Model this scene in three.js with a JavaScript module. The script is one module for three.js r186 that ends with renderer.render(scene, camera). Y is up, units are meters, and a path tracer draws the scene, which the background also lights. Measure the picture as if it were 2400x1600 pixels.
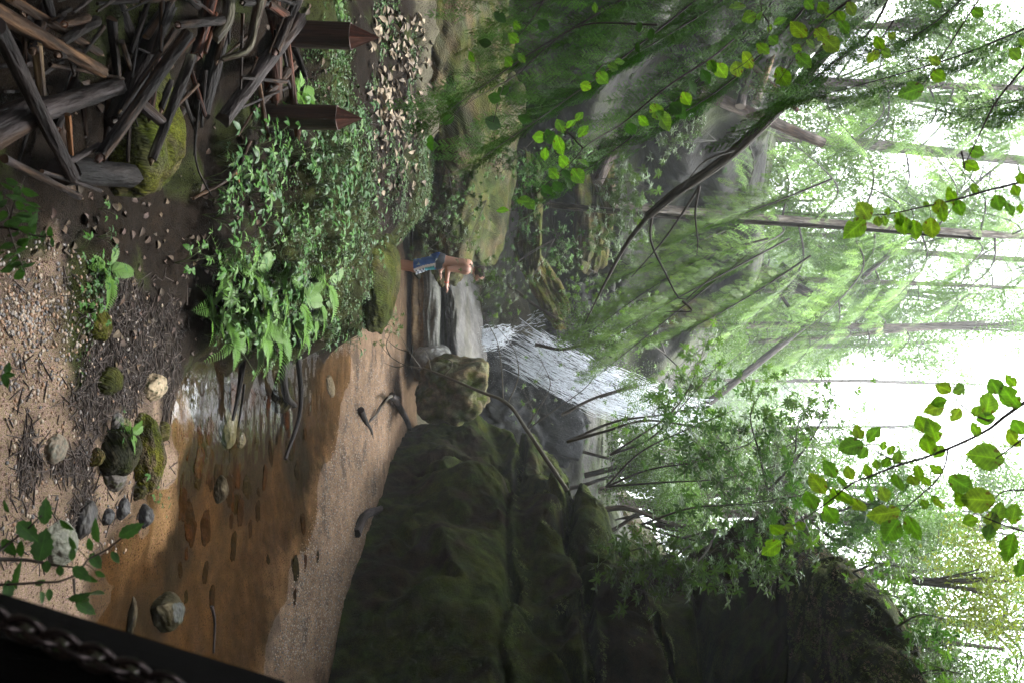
import * as THREE from 'three';
import { ImprovedNoise } from 'three/addons/math/ImprovedNoise.js';
import { MarchingCubes } from 'three/addons/objects/MarchingCubes.js';
import { mergeGeometries, mergeVertices } from 'three/addons/utils/BufferGeometryUtils.js';

// ---------------------------------------------------------------- camera, sky, sun, exposure
// A portrait photograph lying on its side: the camera is rolled a quarter turn, so up in the place points to the picture's side.
const scene = new THREE.Scene();
const FOCAL = 2000, EYE = 2.6, TILT = Math.atan(60 / FOCAL);
const camera = new THREE.PerspectiveCamera(2 * Math.atan(800 / FOCAL) * 180 / Math.PI, 1024 / 682, 0.05, 600);
camera.position.set(0, EYE, 0);
camera.rotation.set(-TILT, 0, Math.PI / 2, 'XYZ');
camera.focus = 9; camera.userData.fStop = 5.6;
scene.add(camera);

const renderer = new THREE.WebGLRenderer({ antialias: true });
renderer.toneMapping = THREE.LinearToneMapping;
renderer.toneMappingExposure = 11;
renderer.shadowMap.enabled = true;

{ // an even, bright overcast sky
  const w = 64, h = 32, a = new Float32Array(w * h * 4);
  for (let j = 0; j < h; j++) for (let i = 0; i < w; i++) {
    const el = ((j + 0.5) / h - 0.5) * Math.PI, k = (j * w + i) * 4, b = 0.72 + 0.5 * Math.max(0, Math.sin(el));
    a[k] = b * 0.96; a[k + 1] = b * 1.0; a[k + 2] = b * 1.05; a[k + 3] = 1;
  }
  const t = new THREE.DataTexture(a, w, h, THREE.RGBAFormat, THREE.FloatType);
  t.mapping = THREE.EquirectangularReflectionMapping; t.magFilter = THREE.LinearFilter; t.needsUpdate = true;
  scene.background = t; scene.environment = t;
}
const sun = new THREE.DirectionalLight(new THREE.Color(1, 0.97, 0.92), 0.8);
sun.position.set(4, 40, -26); sun.target.position.set(0, 0, -9);
sun.shadow.radius = 40; sun.castShadow = true;
Object.assign(sun.shadow.camera, { left: -40, right: 40, top: 40, bottom: -40, far: 150 });
scene.add(sun, sun.target);
scene.fog = new THREE.FogExp2(new THREE.Color(0.93, 0.97, 1.0), 0.0022);

// ---------------------------------------------------------------- helpers
const V = (x, y, z) => new THREE.Vector3(x, y, z);
const lerp = THREE.MathUtils.lerp, clamp = THREE.MathUtils.clamp, smooth = THREE.MathUtils.smoothstep;
function rng(seed) { let a = seed >>> 0; return () => { a = (a + 0x6D2B79F5) >>> 0; let t = Math.imul(a ^ (a >>> 15), 1 | a); t = (t + Math.imul(t ^ (t >>> 7), 61 | t)) ^ t; return ((t ^ (t >>> 14)) >>> 0) / 4294967296; }; }
const R = rng(7);
const rr = (a, b, r = R) => a + (b - a) * r();
const perlin = new ImprovedNoise();
const N = (x, y, z) => perlin.noise(x, y, z);
const fbm = (x, y, z, o = 4) => { let s = 0, a = 0.5, f = 1; for (let i = 0; i < o; i++) { s += a * N(x * f + 17.3 * i, y * f + 5.1 * i, z * f - 9.7 * i); a *= 0.5; f *= 2.03; } return s; };
const ST = Math.sin(TILT), CT = Math.cos(TILT);
// P: the point seen at picture place (ix, iy) and at a distance d; G: the same where the sight line meets a level y
function P(ix, iy, d) { const u = (ix - 1200) / FOCAL, r = (iy - 800) / FOCAL; return V(r * d, EYE + d * (CT * u - ST), d * (-CT - ST * u)); }
function G(ix, iy, y = 0) { const u = (ix - 1200) / FOCAL; return P(ix, iy, (y - EYE) / (CT * u - ST)); }
const taken = {};
function numbered(n) { if (!(n in taken)) { taken[n] = 0; return n; } taken[n]++; return n + '_' + String(taken[n]).padStart(3, '0'); }
function shade(o) { o.traverse((m) => { if (m.isMesh) { m.castShadow = true; m.receiveShadow = true; } }); return o; }
function tag(o, label, category, group, kind) { if (label) o.userData.label = label; if (category) o.userData.category = category; if (group) o.userData.group = group; if (kind) o.userData.kind = kind; return o; }
function thing(name, label, category, group) { const g = new THREE.Group(); g.name = numbered(name); scene.add(g); return tag(g, label, category, group); }
function part(name, geo, mat, parent) { const m = new THREE.Mesh(geo, mat); m.name = name; m.castShadow = m.receiveShadow = true; parent.add(m); return m; }
function solo(name, geo, mat, label, category, group, kind) { const m = new THREE.Mesh(geo, mat); m.name = numbered(name); m.castShadow = m.receiveShadow = true; scene.add(m); return tag(m, label, category, group, kind); }
function copyOf(o, label) { const c = o.clone(); c.name = numbered(o.name.replace(/_\d{3}$/, '')); c.userData = { ...o.userData }; if (label) c.userData.label = label; scene.add(c); return c; }
function instanced(name, geo, mat, mats, parent, tints, kind) {
  const m = new THREE.InstancedMesh(geo, mat, mats.length); m.name = name; m.castShadow = m.receiveShadow = true;
  for (let i = 0; i < mats.length; i++) { m.setMatrixAt(i, mats[i]); if (tints) m.setColorAt(i, tints[i]); }
  (parent || scene).add(m); if (kind) m.userData.kind = kind; return m;
}
const M4 = () => new THREE.Matrix4();
const place = (p, q, s) => M4().compose(p, q, typeof s === 'number' ? V(s, s, s) : s);
const quatFrom = (fwd, up) => { // local +y along fwd, local +z close to up
  const y = fwd.clone().normalize(); let z = up.clone().addScaledVector(y, -up.dot(y)); if (z.lengthSq() < 1e-6) z = V(y.y, y.z, y.x).addScaledVector(y, -V(y.y, y.z, y.x).dot(y)); z.normalize();
  const x = new THREE.Vector3().crossVectors(y, z); return new THREE.Quaternion().setFromRotationMatrix(M4().makeBasis(x, y, z));
};
const rgb = (r, g, b) => new THREE.Color().setRGB(r, g, b);
// geometry from arrays
function geom(pos, idx, uv, col) {
  const g = new THREE.BufferGeometry(); g.setAttribute('position', new THREE.Float32BufferAttribute(pos, 3));
  if (uv) g.setAttribute('uv', new THREE.Float32BufferAttribute(uv, 2)); if (col) g.setAttribute('color', new THREE.Float32BufferAttribute(col, 3));
  if (idx) g.setIndex(idx); g.computeVertexNormals(); return g;
}

// ---------------------------------------------------------------- computed textures (all tile)
function hash2(x, y, s) { let h = Math.imul(x, 374761393) + Math.imul(y, 668265263) + Math.imul(s, 1274126177); h = Math.imul(h ^ (h >>> 13), 1274126177); return ((h ^ (h >>> 16)) >>> 0) / 4294967296; }
function tileNoise(u, v, fx, fy, s) { // value noise that repeats
  const x = u * fx, y = v * fy, x0 = Math.floor(x), y0 = Math.floor(y), a = x - x0, b = y - y0, sa = a * a * (3 - 2 * a), sb = b * b * (3 - 2 * b), m = (i, n) => ((i % n) + n) % n;
  const h = (i, j) => hash2(m(i, fx), m(j, fy), s); return lerp(lerp(h(x0, y0), h(x0 + 1, y0), sa), lerp(h(x0, y0 + 1), h(x0 + 1, y0 + 1), sa), sb);
}
const tfbm = (u, v, fx, fy, s, o = 5) => { let t = 0, a = 0.5, n = 0; for (let i = 0; i < o; i++) { t += a * tileNoise(u, v, fx << i, fy << i, s + i); n += a; a *= 0.55; } return t / n; };
function bake(size, fn, srgb, tile) {
  const d = new Uint8Array(size * size * 4);
  for (let j = 0; j < size; j++) for (let i = 0; i < size; i++) { const c = fn(i / size, j / size), k = (j * size + i) * 4; for (let q = 0; q < 3; q++) d[k + q] = clamp(Math.round((c.length ? c[q] : c) * 255), 0, 255); d[k + 3] = 255; }
  const t = new THREE.DataTexture(d, size, size, THREE.RGBAFormat); t.wrapS = t.wrapT = THREE.RepeatWrapping; t.magFilter = THREE.LinearFilter; t.minFilter = THREE.LinearMipmapLinearFilter; t.generateMipmaps = true;
  if (srgb) t.colorSpace = THREE.SRGBColorSpace; t.repeat.set(1 / tile, 1 / tile); t.needsUpdate = true; return t;
}
// cells: distance to the nearest and second nearest of jittered points, and the nearest one's random value
function cells(u, v, n, s) {
  const x = u * n, y = v * n, x0 = Math.floor(x), y0 = Math.floor(y); let d1 = 9, d2 = 9, id = 0; const m = (i) => ((i % n) + n) % n;
  for (let j = -1; j < 2; j++) for (let i = -1; i < 2; i++) { const cx = x0 + i + hash2(m(x0 + i), m(y0 + j), s), cy = y0 + j + hash2(m(x0 + i), m(y0 + j), s + 1), d = Math.hypot(cx - x, cy - y); if (d < d1) { d2 = d1; d1 = d; id = hash2(m(x0 + i), m(y0 + j), s + 2); } else if (d < d2) d2 = d; }
  return [d1, d2, id];
}
const TX = {};
TX.sand = bake(768, (u, v) => { const [a, , id] = cells(u, v, 120, 3), g = a < 0.42 ? 0.66 + 0.34 * id : 0.74, n = 0.75 + 0.4 * tfbm(u, v, 6, 6, 21), [a2, , id2] = cells(u, v, 34, 9), w = (id > 0.9 && a < 0.45) || (id2 > 0.78 && a2 < 0.3 * id2); return w ? [0.42, 0.36, 0.32] : [g * n * 1.0, g * n * (0.94 + 0.08 * (1 - id)), g * n * (0.86 + 0.14 * id)]; }, true, 0.9);
TX.sandBump = bake(768, (u, v) => { const [a] = cells(u, v, 120, 3); return 0.35 * Math.max(0, 1 - a * 2) + 0.65 * tfbm(u, v, 10, 10, 31); }, false, 0.9);
TX.rock = bake(512, (u, v) => { const n = tfbm(u, v, 6, 6, 41, 6), f = tfbm(u, v, 60, 60, 47, 3), s = tfbm(u, v, 3, 12, 52, 4), k = 0.55 + 0.55 * n + 0.35 * (f - 0.5) - 0.25 * (s - 0.5); return [k, k * 0.98, k * 0.94]; }, true, 1.6);
TX.rockBump = bake(512, (u, v) => 0.6 * tfbm(u, v, 6, 6, 41, 6) + 0.25 * tfbm(u, v, 60, 60, 47, 3) + 0.15 * tfbm(u, v, 3, 14, 52, 4), false, 1.6);
TX.moss = bake(512, (u, v) => { const n = tfbm(u, v, 8, 8, 61, 6), f = tileNoise(u, v, 240, 240, 67), k = 0.35 + 0.6 * n + 0.5 * (f - 0.5), y = tfbm(u, v, 5, 5, 71, 3); return [k * (0.85 + 0.4 * y), k, k * 0.8]; }, true, 1.1);
TX.mossBump = bake(512, (u, v) => 0.5 * tfbm(u, v, 10, 10, 61, 5) + 0.5 * tfbm(u, v, 110, 110, 67, 2), false, 1.1);
TX.bark = bake(512, (u, v) => { const n = tfbm(u, v, 30, 5, 81, 5), p = tfbm(u, v, 4, 4, 87, 4), k = 0.3 + 0.85 * n * (0.6 + 0.8 * p); return [k, k * (0.93 + 0.06 * p), k * (0.86 + 0.14 * p)]; }, true, 0.7);
TX.barkBump = bake(512, (u, v) => tfbm(u, v, 30, 5, 81, 5), false, 0.7);
TX.wood = bake(512, (u, v) => { const n = tfbm(u, v, 40, 2, 91, 4), p = tfbm(u, v, 3, 3, 95, 3), k = 0.45 + 0.5 * n + 0.25 * (p - 0.5); return [k, k * 0.94, k * 0.88]; }, true, 0.5);
TX.woodBump = bake(512, (u, v) => tfbm(u, v, 40, 2, 91, 4), false, 0.5);
TX.water = bake(512, (u, v) => 0.65 * tfbm(u, v, 7, 22, 101, 2) + 0.35 * tfbm(u, v, 13, 41, 107, 2), false, 2.2);
TX.leaf = bake(256, (u, v) => { // v along the leaf, u across: midrib and side veins, mottling
  const x = Math.abs(u - 0.5) * 2, mid = Math.exp(-((x / 0.035) ** 2)), side = Math.exp(-((((((v * 8 - x * 2.4) % 1) + 1) % 1 - 0.5) / 0.09) ** 2)), n = tfbm(u, v, 6, 6, 111, 4), k = 0.72 + 0.4 * (n - 0.5) + 0.28 * mid + 0.14 * side * (1 - mid), br = smooth(tfbm(u, v, 4, 4, 117, 3), 0.74, 0.78);
  return [lerp(k * 0.97, 0.62, br), lerp(k, 0.42, br), lerp(k * 0.9, 0.5, br)]; }, true, 1);
TX.shadeLeaf = bake(256, (u, v) => { const x = Math.abs(u - 0.5) * 2, mid = Math.exp(-((x / 0.04) ** 2)), n = tfbm(u, v, 5, 5, 121, 4), k = 0.75 + 0.35 * (n - 0.5) + 0.2 * mid; return [k, k, k * 0.95]; }, true, 1);

const std = (o) => new THREE.MeshStandardMaterial({ side: THREE.DoubleSide, roughness: 0.9, ...o });
const phys = (o) => new THREE.MeshPhysicalMaterial({ side: THREE.DoubleSide, roughness: 0.9, ...o });
const MAT = {};
MAT.ground = phys({ vertexColors: true, map: TX.sand, bumpMap: TX.sandBump, bumpScale: 0.02, roughness: 0.9, specularIntensity: 0.25 });
MAT.rock = std({ vertexColors: true, map: TX.rock, bumpMap: TX.rockBump, bumpScale: 0.05, roughness: 0.8 });
MAT.wetRock = phys({ vertexColors: true, map: TX.rock, bumpMap: TX.rockBump, bumpScale: 0.025, roughness: 0.6, specularIntensity: 0.5 });
MAT.sunkRock = phys({ vertexColors: true, map: TX.rock, bumpMap: TX.rockBump, bumpScale: 0.02, roughness: 1, specularIntensity: 0 });
MAT.mossRock = phys({ vertexColors: true, map: TX.moss, bumpMap: TX.mossBump, bumpScale: 0.022, roughness: 1, specularIntensity: 0.25 });
MAT.bark = phys({ vertexColors: true, map: TX.bark, bumpMap: TX.barkBump, bumpScale: 0.016, roughness: 0.7, specularIntensity: 0.35 });
MAT.wood = std({ vertexColors: true, map: TX.wood, bumpMap: TX.woodBump, bumpScale: 0.006, roughness: 0.7 });
MAT.stem = std({ color: rgb(0.06, 0.05, 0.03), roughness: 0.8 });
MAT.greenStem = std({ color: rgb(0.06, 0.1, 0.02), roughness: 0.7 });
const leafMat = (r, g, b, through = 0.45, coat = 0.35, map = TX.shadeLeaf) => through <= 0 ? phys({ color: rgb(r, g, b), map, roughness: 0.55, specularIntensity: 0.35, clearcoat: coat, clearcoatRoughness: 0.28 }) : phys({ color: rgb(r, g, b), map, transmission: through, thickness: 0, roughness: 0.95, clearcoat: coat, clearcoatRoughness: 0.28 });

// ---------------------------------------------------------------- the gorge floor
// what lies where: picture place, level, matter
const ZONES = { sand: [0.5, 0.375, 0.295], gravel: [0.38, 0.265, 0.19], bed: [0.11, 0.064, 0.028], deep: [0.038, 0.025, 0.013], soil: [0.024, 0.015, 0.008], moss: [0.06, 0.075, 0.014], debris: [0.05, 0.04, 0.034], wet: [0.24, 0.16, 0.1], stone: [0.2, 0.19, 0.14] };
const ground = [];
const gp = (ix, iy, y, zone) => { const p = G(ix, iy, y); ground.push([p.x, p.z, y, zone]); };
[[20, 760, .12, 'sand'], [30, 900, .12, 'sand'], [20, 1050, .12, 'sand'], [120, 1150, .08, 'sand'], [60, 1250, .07, 'sand'], [150, 1000, .11, 'sand'], [120, 850, .14, 'sand'], [60, 680, .16, 'sand'], [200, 1260, .04, 'sand'], [340, 985, .05, 'sand'], [250, 1110, .06, 'sand'],
  [260, 860, .12, 'debris'], [330, 900, .08, 'debris'], [380, 850, .07, 'debris'], [420, 820, .05, 'debris'], [200, 950, .12, 'debris'], [270, 780, .14, 'debris'], [100, 1090, .1, 'debris'], [180, 1180, .06, 'debris'], [390, 930, .03, 'debris'], [160, 1060, .1, 'debris'],
  [440, 905, -.05, 'deep'], [455, 865, -.04, 'deep'], [425, 950, -.02, 'wet'], [480, 890, -.08, 'deep'], [530, 865, -.08, 'deep'], [590, 868, -.08, 'deep'], [650, 868, -.08, 'deep'], [720, 855, -.07, 'deep'], [420, 1010, .0, 'wet'], [395, 1110, .01, 'sand'], [335, 1240, .0, 'wet'], [240, 1340, .0, 'bed'], [140, 1420, .02, 'sand'], [380, 1200, -.03, 'sand'],
  [470, 960, -.1, 'deep'], [600, 900, -.12, 'deep'], [520, 1050, -.12, 'deep'], [620, 1000, -.14, 'deep'], [560, 1150, -.14, 'deep'], [680, 1060, -.14, 'deep'], [440, 1130, -.08, 'deep'], [650, 1120, -.12, 'bed'], [470, 1220, -.1, 'bed'], [570, 1260, -.12, 'bed'], [660, 1200, -.1, 'bed'], [420, 1300, -.1, 'deep'], [500, 1340, -.12, 'bed'], [340, 1330, -.08, 'bed'], [330, 1430, -.1, 'deep'], [440, 1430, -.12, 'bed'], [560, 1400, -.1, 'bed'], [300, 1530, -.1, 'bed'], [500, 1540, -.1, 'bed'], [200, 1600, -.05, 'bed'], [590, 1480, -.06, 'bed'], [680, 900, -.1, 'deep'], [740, 960, -.08, 'bed'], [740, 1040, -.06, 'bed'], [770, 880, -.06, 'wet'], [800, 850, -.03, 'wet'], [690, 1260, -.03, 'bed'],
  [640, 1520, .01, 'gravel'], [700, 1330, .015, 'gravel'], [762, 1120, .015, 'gravel'], [815, 960, .015, 'gravel'], [840, 850, .02, 'gravel'], [700, 1520, .05, 'gravel'], [760, 1340, .06, 'gravel'], [810, 1160, .06, 'gravel'], [850, 1050, .06, 'gravel'], [880, 930, .05, 'gravel'], [895, 860, .04, 'gravel'], [870, 800, .03, 'gravel'], [770, 1500, .09, 'gravel'], [830, 1290, .1, 'gravel'], [880, 1130, .1, 'gravel'], [930, 980, .07, 'gravel'], [930, 880, .04, 'gravel'], [660, 1600, .03, 'gravel'],
  [950, 840, .01, 'wet'], [940, 760, .01, 'wet'], [920, 700, .005, 'wet'], [960, 700, .02, 'wet'], [915, 620, .0, 'wet'], [945, 640, .01, 'wet'], [980, 800, .03, 'wet'], [985, 650, .05, 'wet'],
  [915, 480, -.05, 'deep'], [930, 420, -.05, 'deep'], [950, 530, -.04, 'deep'], [965, 560, .0, 'wet'], [925, 360, .02, 'deep'],
  // the bank with the ferns
  [450, 790, .08, 'soil'], [470, 700, .16, 'soil'], [400, 600, .2, 'soil'], [420, 500, .25, 'soil'], [530, 800, .2, 'moss'], [600, 820, .22, 'moss'], [660, 800, .3, 'moss'], [540, 700, .3, 'soil'], [620, 700, .36, 'moss'], [720, 790, .3, 'moss'], [780, 760, .4, 'moss'], [700, 680, .48, 'moss'], [800, 690, .56, 'moss'], [850, 720, .5, 'moss'], [600, 580, .42, 'soil'], [540, 520, .38, 'soil'], [700, 560, .58, 'moss'], [800, 580, .68, 'moss'], [860, 640, .66, 'moss'], [860, 540, .74, 'moss'], [640, 440, .5, 'soil'], [760, 440, .72, 'moss'], [850, 430, .82, 'moss'], [890, 480, .82, 'soil'],
  [880, 330, .9, 'soil'], [920, 300, .96, 'soil'], [960, 250, 1.02, 'soil'], [880, 180, .95, 'soil'], [960, 120, 1.1, 'soil'], [1010, 60, 1.3, 'stone'], [1020, 250, 1.2, 'stone'], [1000, 380, 1.08, 'moss'], [940, 400, .95, 'soil'], [780, 300, .8, 'moss'], [700, 250, .66, 'soil'], [780, 100, .9, 'moss'], [600, 300, .5, 'soil'], [620, 60, .7, 'soil'], [480, 380, .36, 'soil'], [480, 200, .45, 'soil'], [300, 480, .26, 'soil'], [250, 560, .22, 'soil'], [350, 300, .36, 'soil'], [200, 300, .36, 'soil'], [150, 450, .26, 'soil'], [140, 560, .22, 'debris'], [200, 660, .19, 'moss'], [180, 740, .17, 'moss'], [310, 660, .2, 'soil'], [300, 740, .16, 'debris'], [60, 500, .28, 'soil'], [20, 350, .36, 'soil'], [60, 150, .45, 'soil'], [250, 60, .5, 'soil'], [430, 40, .6, 'soil']].forEach((a) => gp(...a));
// beyond the frame and far back, straight in metres
[[-4.5, -3, .9, 'soil'], [-4.5, -6, 1.3, 'soil'], [-6, -9, 1.8, 'soil'], [-6, -12, 2.2, 'stone'], [-7.5, -6, 2.2, 'soil'], [-7.5, -12, 3, 'stone'], [-5, 0, .9, 'soil'], [-8, 2, 2, 'soil'], [-2, -1.5, .6, 'sand'], [0, -1.5, .3, 'sand'], [2, -1.5, .25, 'sand'], [0, 2.5, .5, 'sand'], [3, 2.5, .4, 'sand'], [4, -2, .2, 'gravel'], [3, -4, .0, 'bed'], [4.5, -6, .1, 'gravel'], [6, -3, .6, 'soil'], [6.5, -9, .8, 'soil'], [6, -13, .8, 'soil'], [4.5, -17, .6, 'stone'], [-4.2, -16.5, .3, 'stone'], [-2.4, -17.6, .25, 'stone'], [-6, -18, 1, 'stone'], [-.5, -19.5, .35, 'stone'], [1, -19.2, .2, 'stone'], [-2, -21, 1.2, 'stone'], [1.5, -21.5, .8, 'stone'], [0, -24, 2.5, 'stone'], [4, -23, 2, 'stone'], [-5, -23, 2.5, 'stone'], [8, -22, 3, 'stone']].forEach((a) => ground.push(a));
function floorAt(x, z) {
  let s = 0, t = 0; for (const g of ground) { const dx = g[0] - x, dz = g[1] - z, q = dx * dx + dz * dz + 0.012, w = 1 / (q * q); s += w; t += w * g[2]; } return t / s;
}
function zoneAt(x, z) {
  const px = x + 0.35 * fbm(x * 1.6, 3, z * 1.6, 4) + 0.08 * fbm(x * 9, 8, z * 9, 2), pz = z + 0.35 * fbm(x * 1.6, 11, z * 1.6, 4) + 0.08 * fbm(x * 9, 15, z * 9, 2);
  let b = 1e9, c = 1e9, bz, cz; for (const g of ground) { const q = (g[0] - px) ** 2 + (g[1] - pz) ** 2; if (q < b) { if (bz !== g[3]) { c = b; cz = bz; } b = q; bz = g[3]; } else if (q < c && g[3] !== bz) { c = q; cz = g[3]; } }
  return [bz, cz || bz, Math.sqrt(c) - Math.sqrt(b)];
}
const FX0 = -9, FX1 = 9, FZ0 = -24, FZ1 = 3.5, FS = 0.075, FNX = Math.round((FX1 - FX0) / FS), FNZ = Math.round((FZ1 - FZ0) / FS);
const floorGrid = new Float32Array((FNX + 1) * (FNZ + 1));
{
  const pos = [], uv = [], col = [], idx = [];
  for (let j = 0; j <= FNZ; j++) for (let i = 0; i <= FNX; i++) {
    const x = FX0 + i * FS, z = FZ0 + j * FS; let y = floorAt(x, z); const [a, b, m] = zoneAt(x, z), k = 0.5 * (1 - smooth(m, 0, 0.16));
    const rough = { soil: .11, moss: .1, debris: .05, stone: .2, sand: .02, gravel: .02, wet: .015, bed: .03, deep: .04 }[a];
    y += rough * fbm(x * 2.2, 1, z * 2.2, 4) + rough * 0.35 * fbm(x * 9, 4, z * 9, 2);
    floorGrid[j * (FNX + 1) + i] = y; pos.push(x, y, z); uv.push(x, z);
    const n = 1 + 0.5 * fbm(x * 3, 21, z * 3, 3) + (a === 'bed' || a === 'deep' ? 1.1 : 0.35) * fbm(x * 12, 22, z * 12, 2);
    const n2 = fbm(x * 2.1, 31, z * 2.1, 3); let c = [0, 1, 2].map((q) => lerp(ZONES[a][q], ZONES[b][q], k) * n);
    if ((a === 'sand' || a === 'gravel') && n2 > 0.16) c = c.map((q, w) => lerp(q, [0.09, 0.075, 0.065][w], 0.6));   // drifts of dark forest litter
    if (a === 'soil' && n2 > 0.12) c = [0.05 * n, 0.065 * n, 0.014 * n];
    col.push(...c);
    if (i < FNX && j < FNZ) { const q = j * (FNX + 1) + i; idx.push(q, q + FNX + 1, q + 1, q + 1, q + FNX + 1, q + FNX + 2); }
  }
  solo('ground', geom(pos, idx, uv, col), MAT.ground, 'floor of the gorge: pinkish sand, gravel, dark soil and streambed', 'ground', null, 'structure');
}
function onFloor(x, z) { const i = clamp((x - FX0) / FS, 0, FNX - 1.001), j = clamp((z - FZ0) / FS, 0, FNZ - 1.001), i0 = Math.floor(i), j0 = Math.floor(j), a = i - i0, b = j - j0, w = FNX + 1, q = j0 * w + i0; return lerp(lerp(floorGrid[q], floorGrid[q + 1], a), lerp(floorGrid[q + w], floorGrid[q + w + 1], a), b); }
// the first place where the sight line of (ix, iy) meets the floor
function hitFloor(ix, iy) { let last = 2.5; for (let d = 2.5; d < 26; d += 0.03) { const p = P(ix, iy, d); if (p.y < onFloor(p.x, p.z)) { const q = P(ix, iy, (d + last) / 2); return { p: V(q.x, onFloor(q.x, q.z), q.z), d }; } last = d; } return { p: G(ix, iy, 0), d: 12 }; }

// the hills above the gorge, out to the skyline
function inGorge(x, z) { // > 0 inside, in metres from the rim
  const left = -7.2 + 0.25 * Math.max(0, -z - 12), right = z > -8 ? 6.3 : z > -17 ? lerp(6.3, 3.6, (-z - 8) / 9) : lerp(3.6, 8.5, clamp((-z - 17) / 5, 0, 1)); const back = -26.5 + 0.03 * x * x; return Math.min(x - left, right - x, z - back, 5.5 - z);
}
function hillY(x, z) { return 7.5 + 0.05 * Math.abs(x) ** 1.35 + 0.03 * Math.max(0, -z - 27) + 0.5 * Math.max(0, Math.min(z - 5, 12)) + 2 * fbm(x * 0.06, 2, z * 0.06, 3) - 4.2 * Math.exp(-(((x - 2.2 + 0.06 * (z + 26)) / 5) ** 2)) * smooth(-z, 20, 26); }
{
  const pos = [], uv = [], col = [], idx = [], n = 130, S = 1.6, x0 = -n * S / 2, z0 = -150;
  for (let j = 0; j <= n; j++) for (let i = 0; i <= n; i++) {
    const x = x0 + i * S, z = z0 + j * S, q = inGorge(x, z);
    let y = hillY(x, z); if (q > -1.2) y = -3; pos.push(x, y, z); uv.push(x, z); const k = 0.8 + 0.6 * fbm(x * 0.4, 5, z * 0.4, 3); col.push(0.07 * k, 0.06 * k, 0.025 * k);
    if (i < n && j < n) { const k2 = j * (n + 1) + i; idx.push(k2, k2 + n + 1, k2 + 1, k2 + 1, k2 + n + 1, k2 + n + 2); }
  }
  solo('hillside', geom(pos, idx, uv, col), MAT.mossRock, 'wooded hillside around the rim of the gorge', 'hillside', null, 'structure');
}

// ---------------------------------------------------------------- rock walls
// a wall swept along a plan path; profiles[k] = [[out, y] ...] at path place at[k]
function sweptWall(path, keys, nS, nT, opt) {
  const curve = new THREE.CatmullRomCurve3(path.map(([x, z]) => V(x, 0, z)), false, 'centripetal'), pos = [], uv = [], col = [], idx = [], L = curve.getLength(), up = V(0, 1, 0);
  const prof = (s) => { let k = 0; while (k < keys.length - 2 && s > keys[k + 1].at) k++; const f = smooth(clamp((s - keys[k].at) / (keys[k + 1].at - keys[k].at), 0, 1), 0, 1); return keys[k].p.map((p, i) => [lerp(p[0], keys[k + 1].p[i][0], f), lerp(p[1], keys[k + 1].p[i][1], f)]); };
  for (let i = 0; i <= nS; i++) {
    const s = i / nS, c = curve.getPointAt(s), tg = curve.getTangentAt(s), n = new THREE.Vector3().crossVectors(tg, up).multiplyScalar(opt.side), p = prof(s), crv = new THREE.CatmullRomCurve3(p.map(([o, y]) => V(o, y, 0)), false, 'centripetal'), pts = crv.getSpacedPoints(nT), len = crv.getLength();
    for (let j = 0; j <= nT; j++) {
      const q = pts[j], b = c.clone().addScaledVector(n, q.x); b.y = q.y; const d = opt.bump(b, s * L, j / nT * len, q); b.addScaledVector(n, d.out); b.y += d.up || 0;
      pos.push(b.x, b.y, b.z); uv.push(s * L, j / nT * len); col.push(...opt.color(b, s * L, d, j / nT));
      if (i < nS && j < nT) { const k = i * (nT + 1) + j; if (opt.side > 0) idx.push(k, k + nT + 1, k + 1, k + 1, k + nT + 1, k + nT + 2); else idx.push(k, k + 1, k + nT + 1, k + 1, k + nT + 2, k + nT + 1); }
    }
  }
  return geom(pos, idx, uv, col);
}
const mix3 = (a, b, k) => [lerp(a[0], b[0], k), lerp(a[1], b[1], k), lerp(a[2], b[2], k)];
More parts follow.
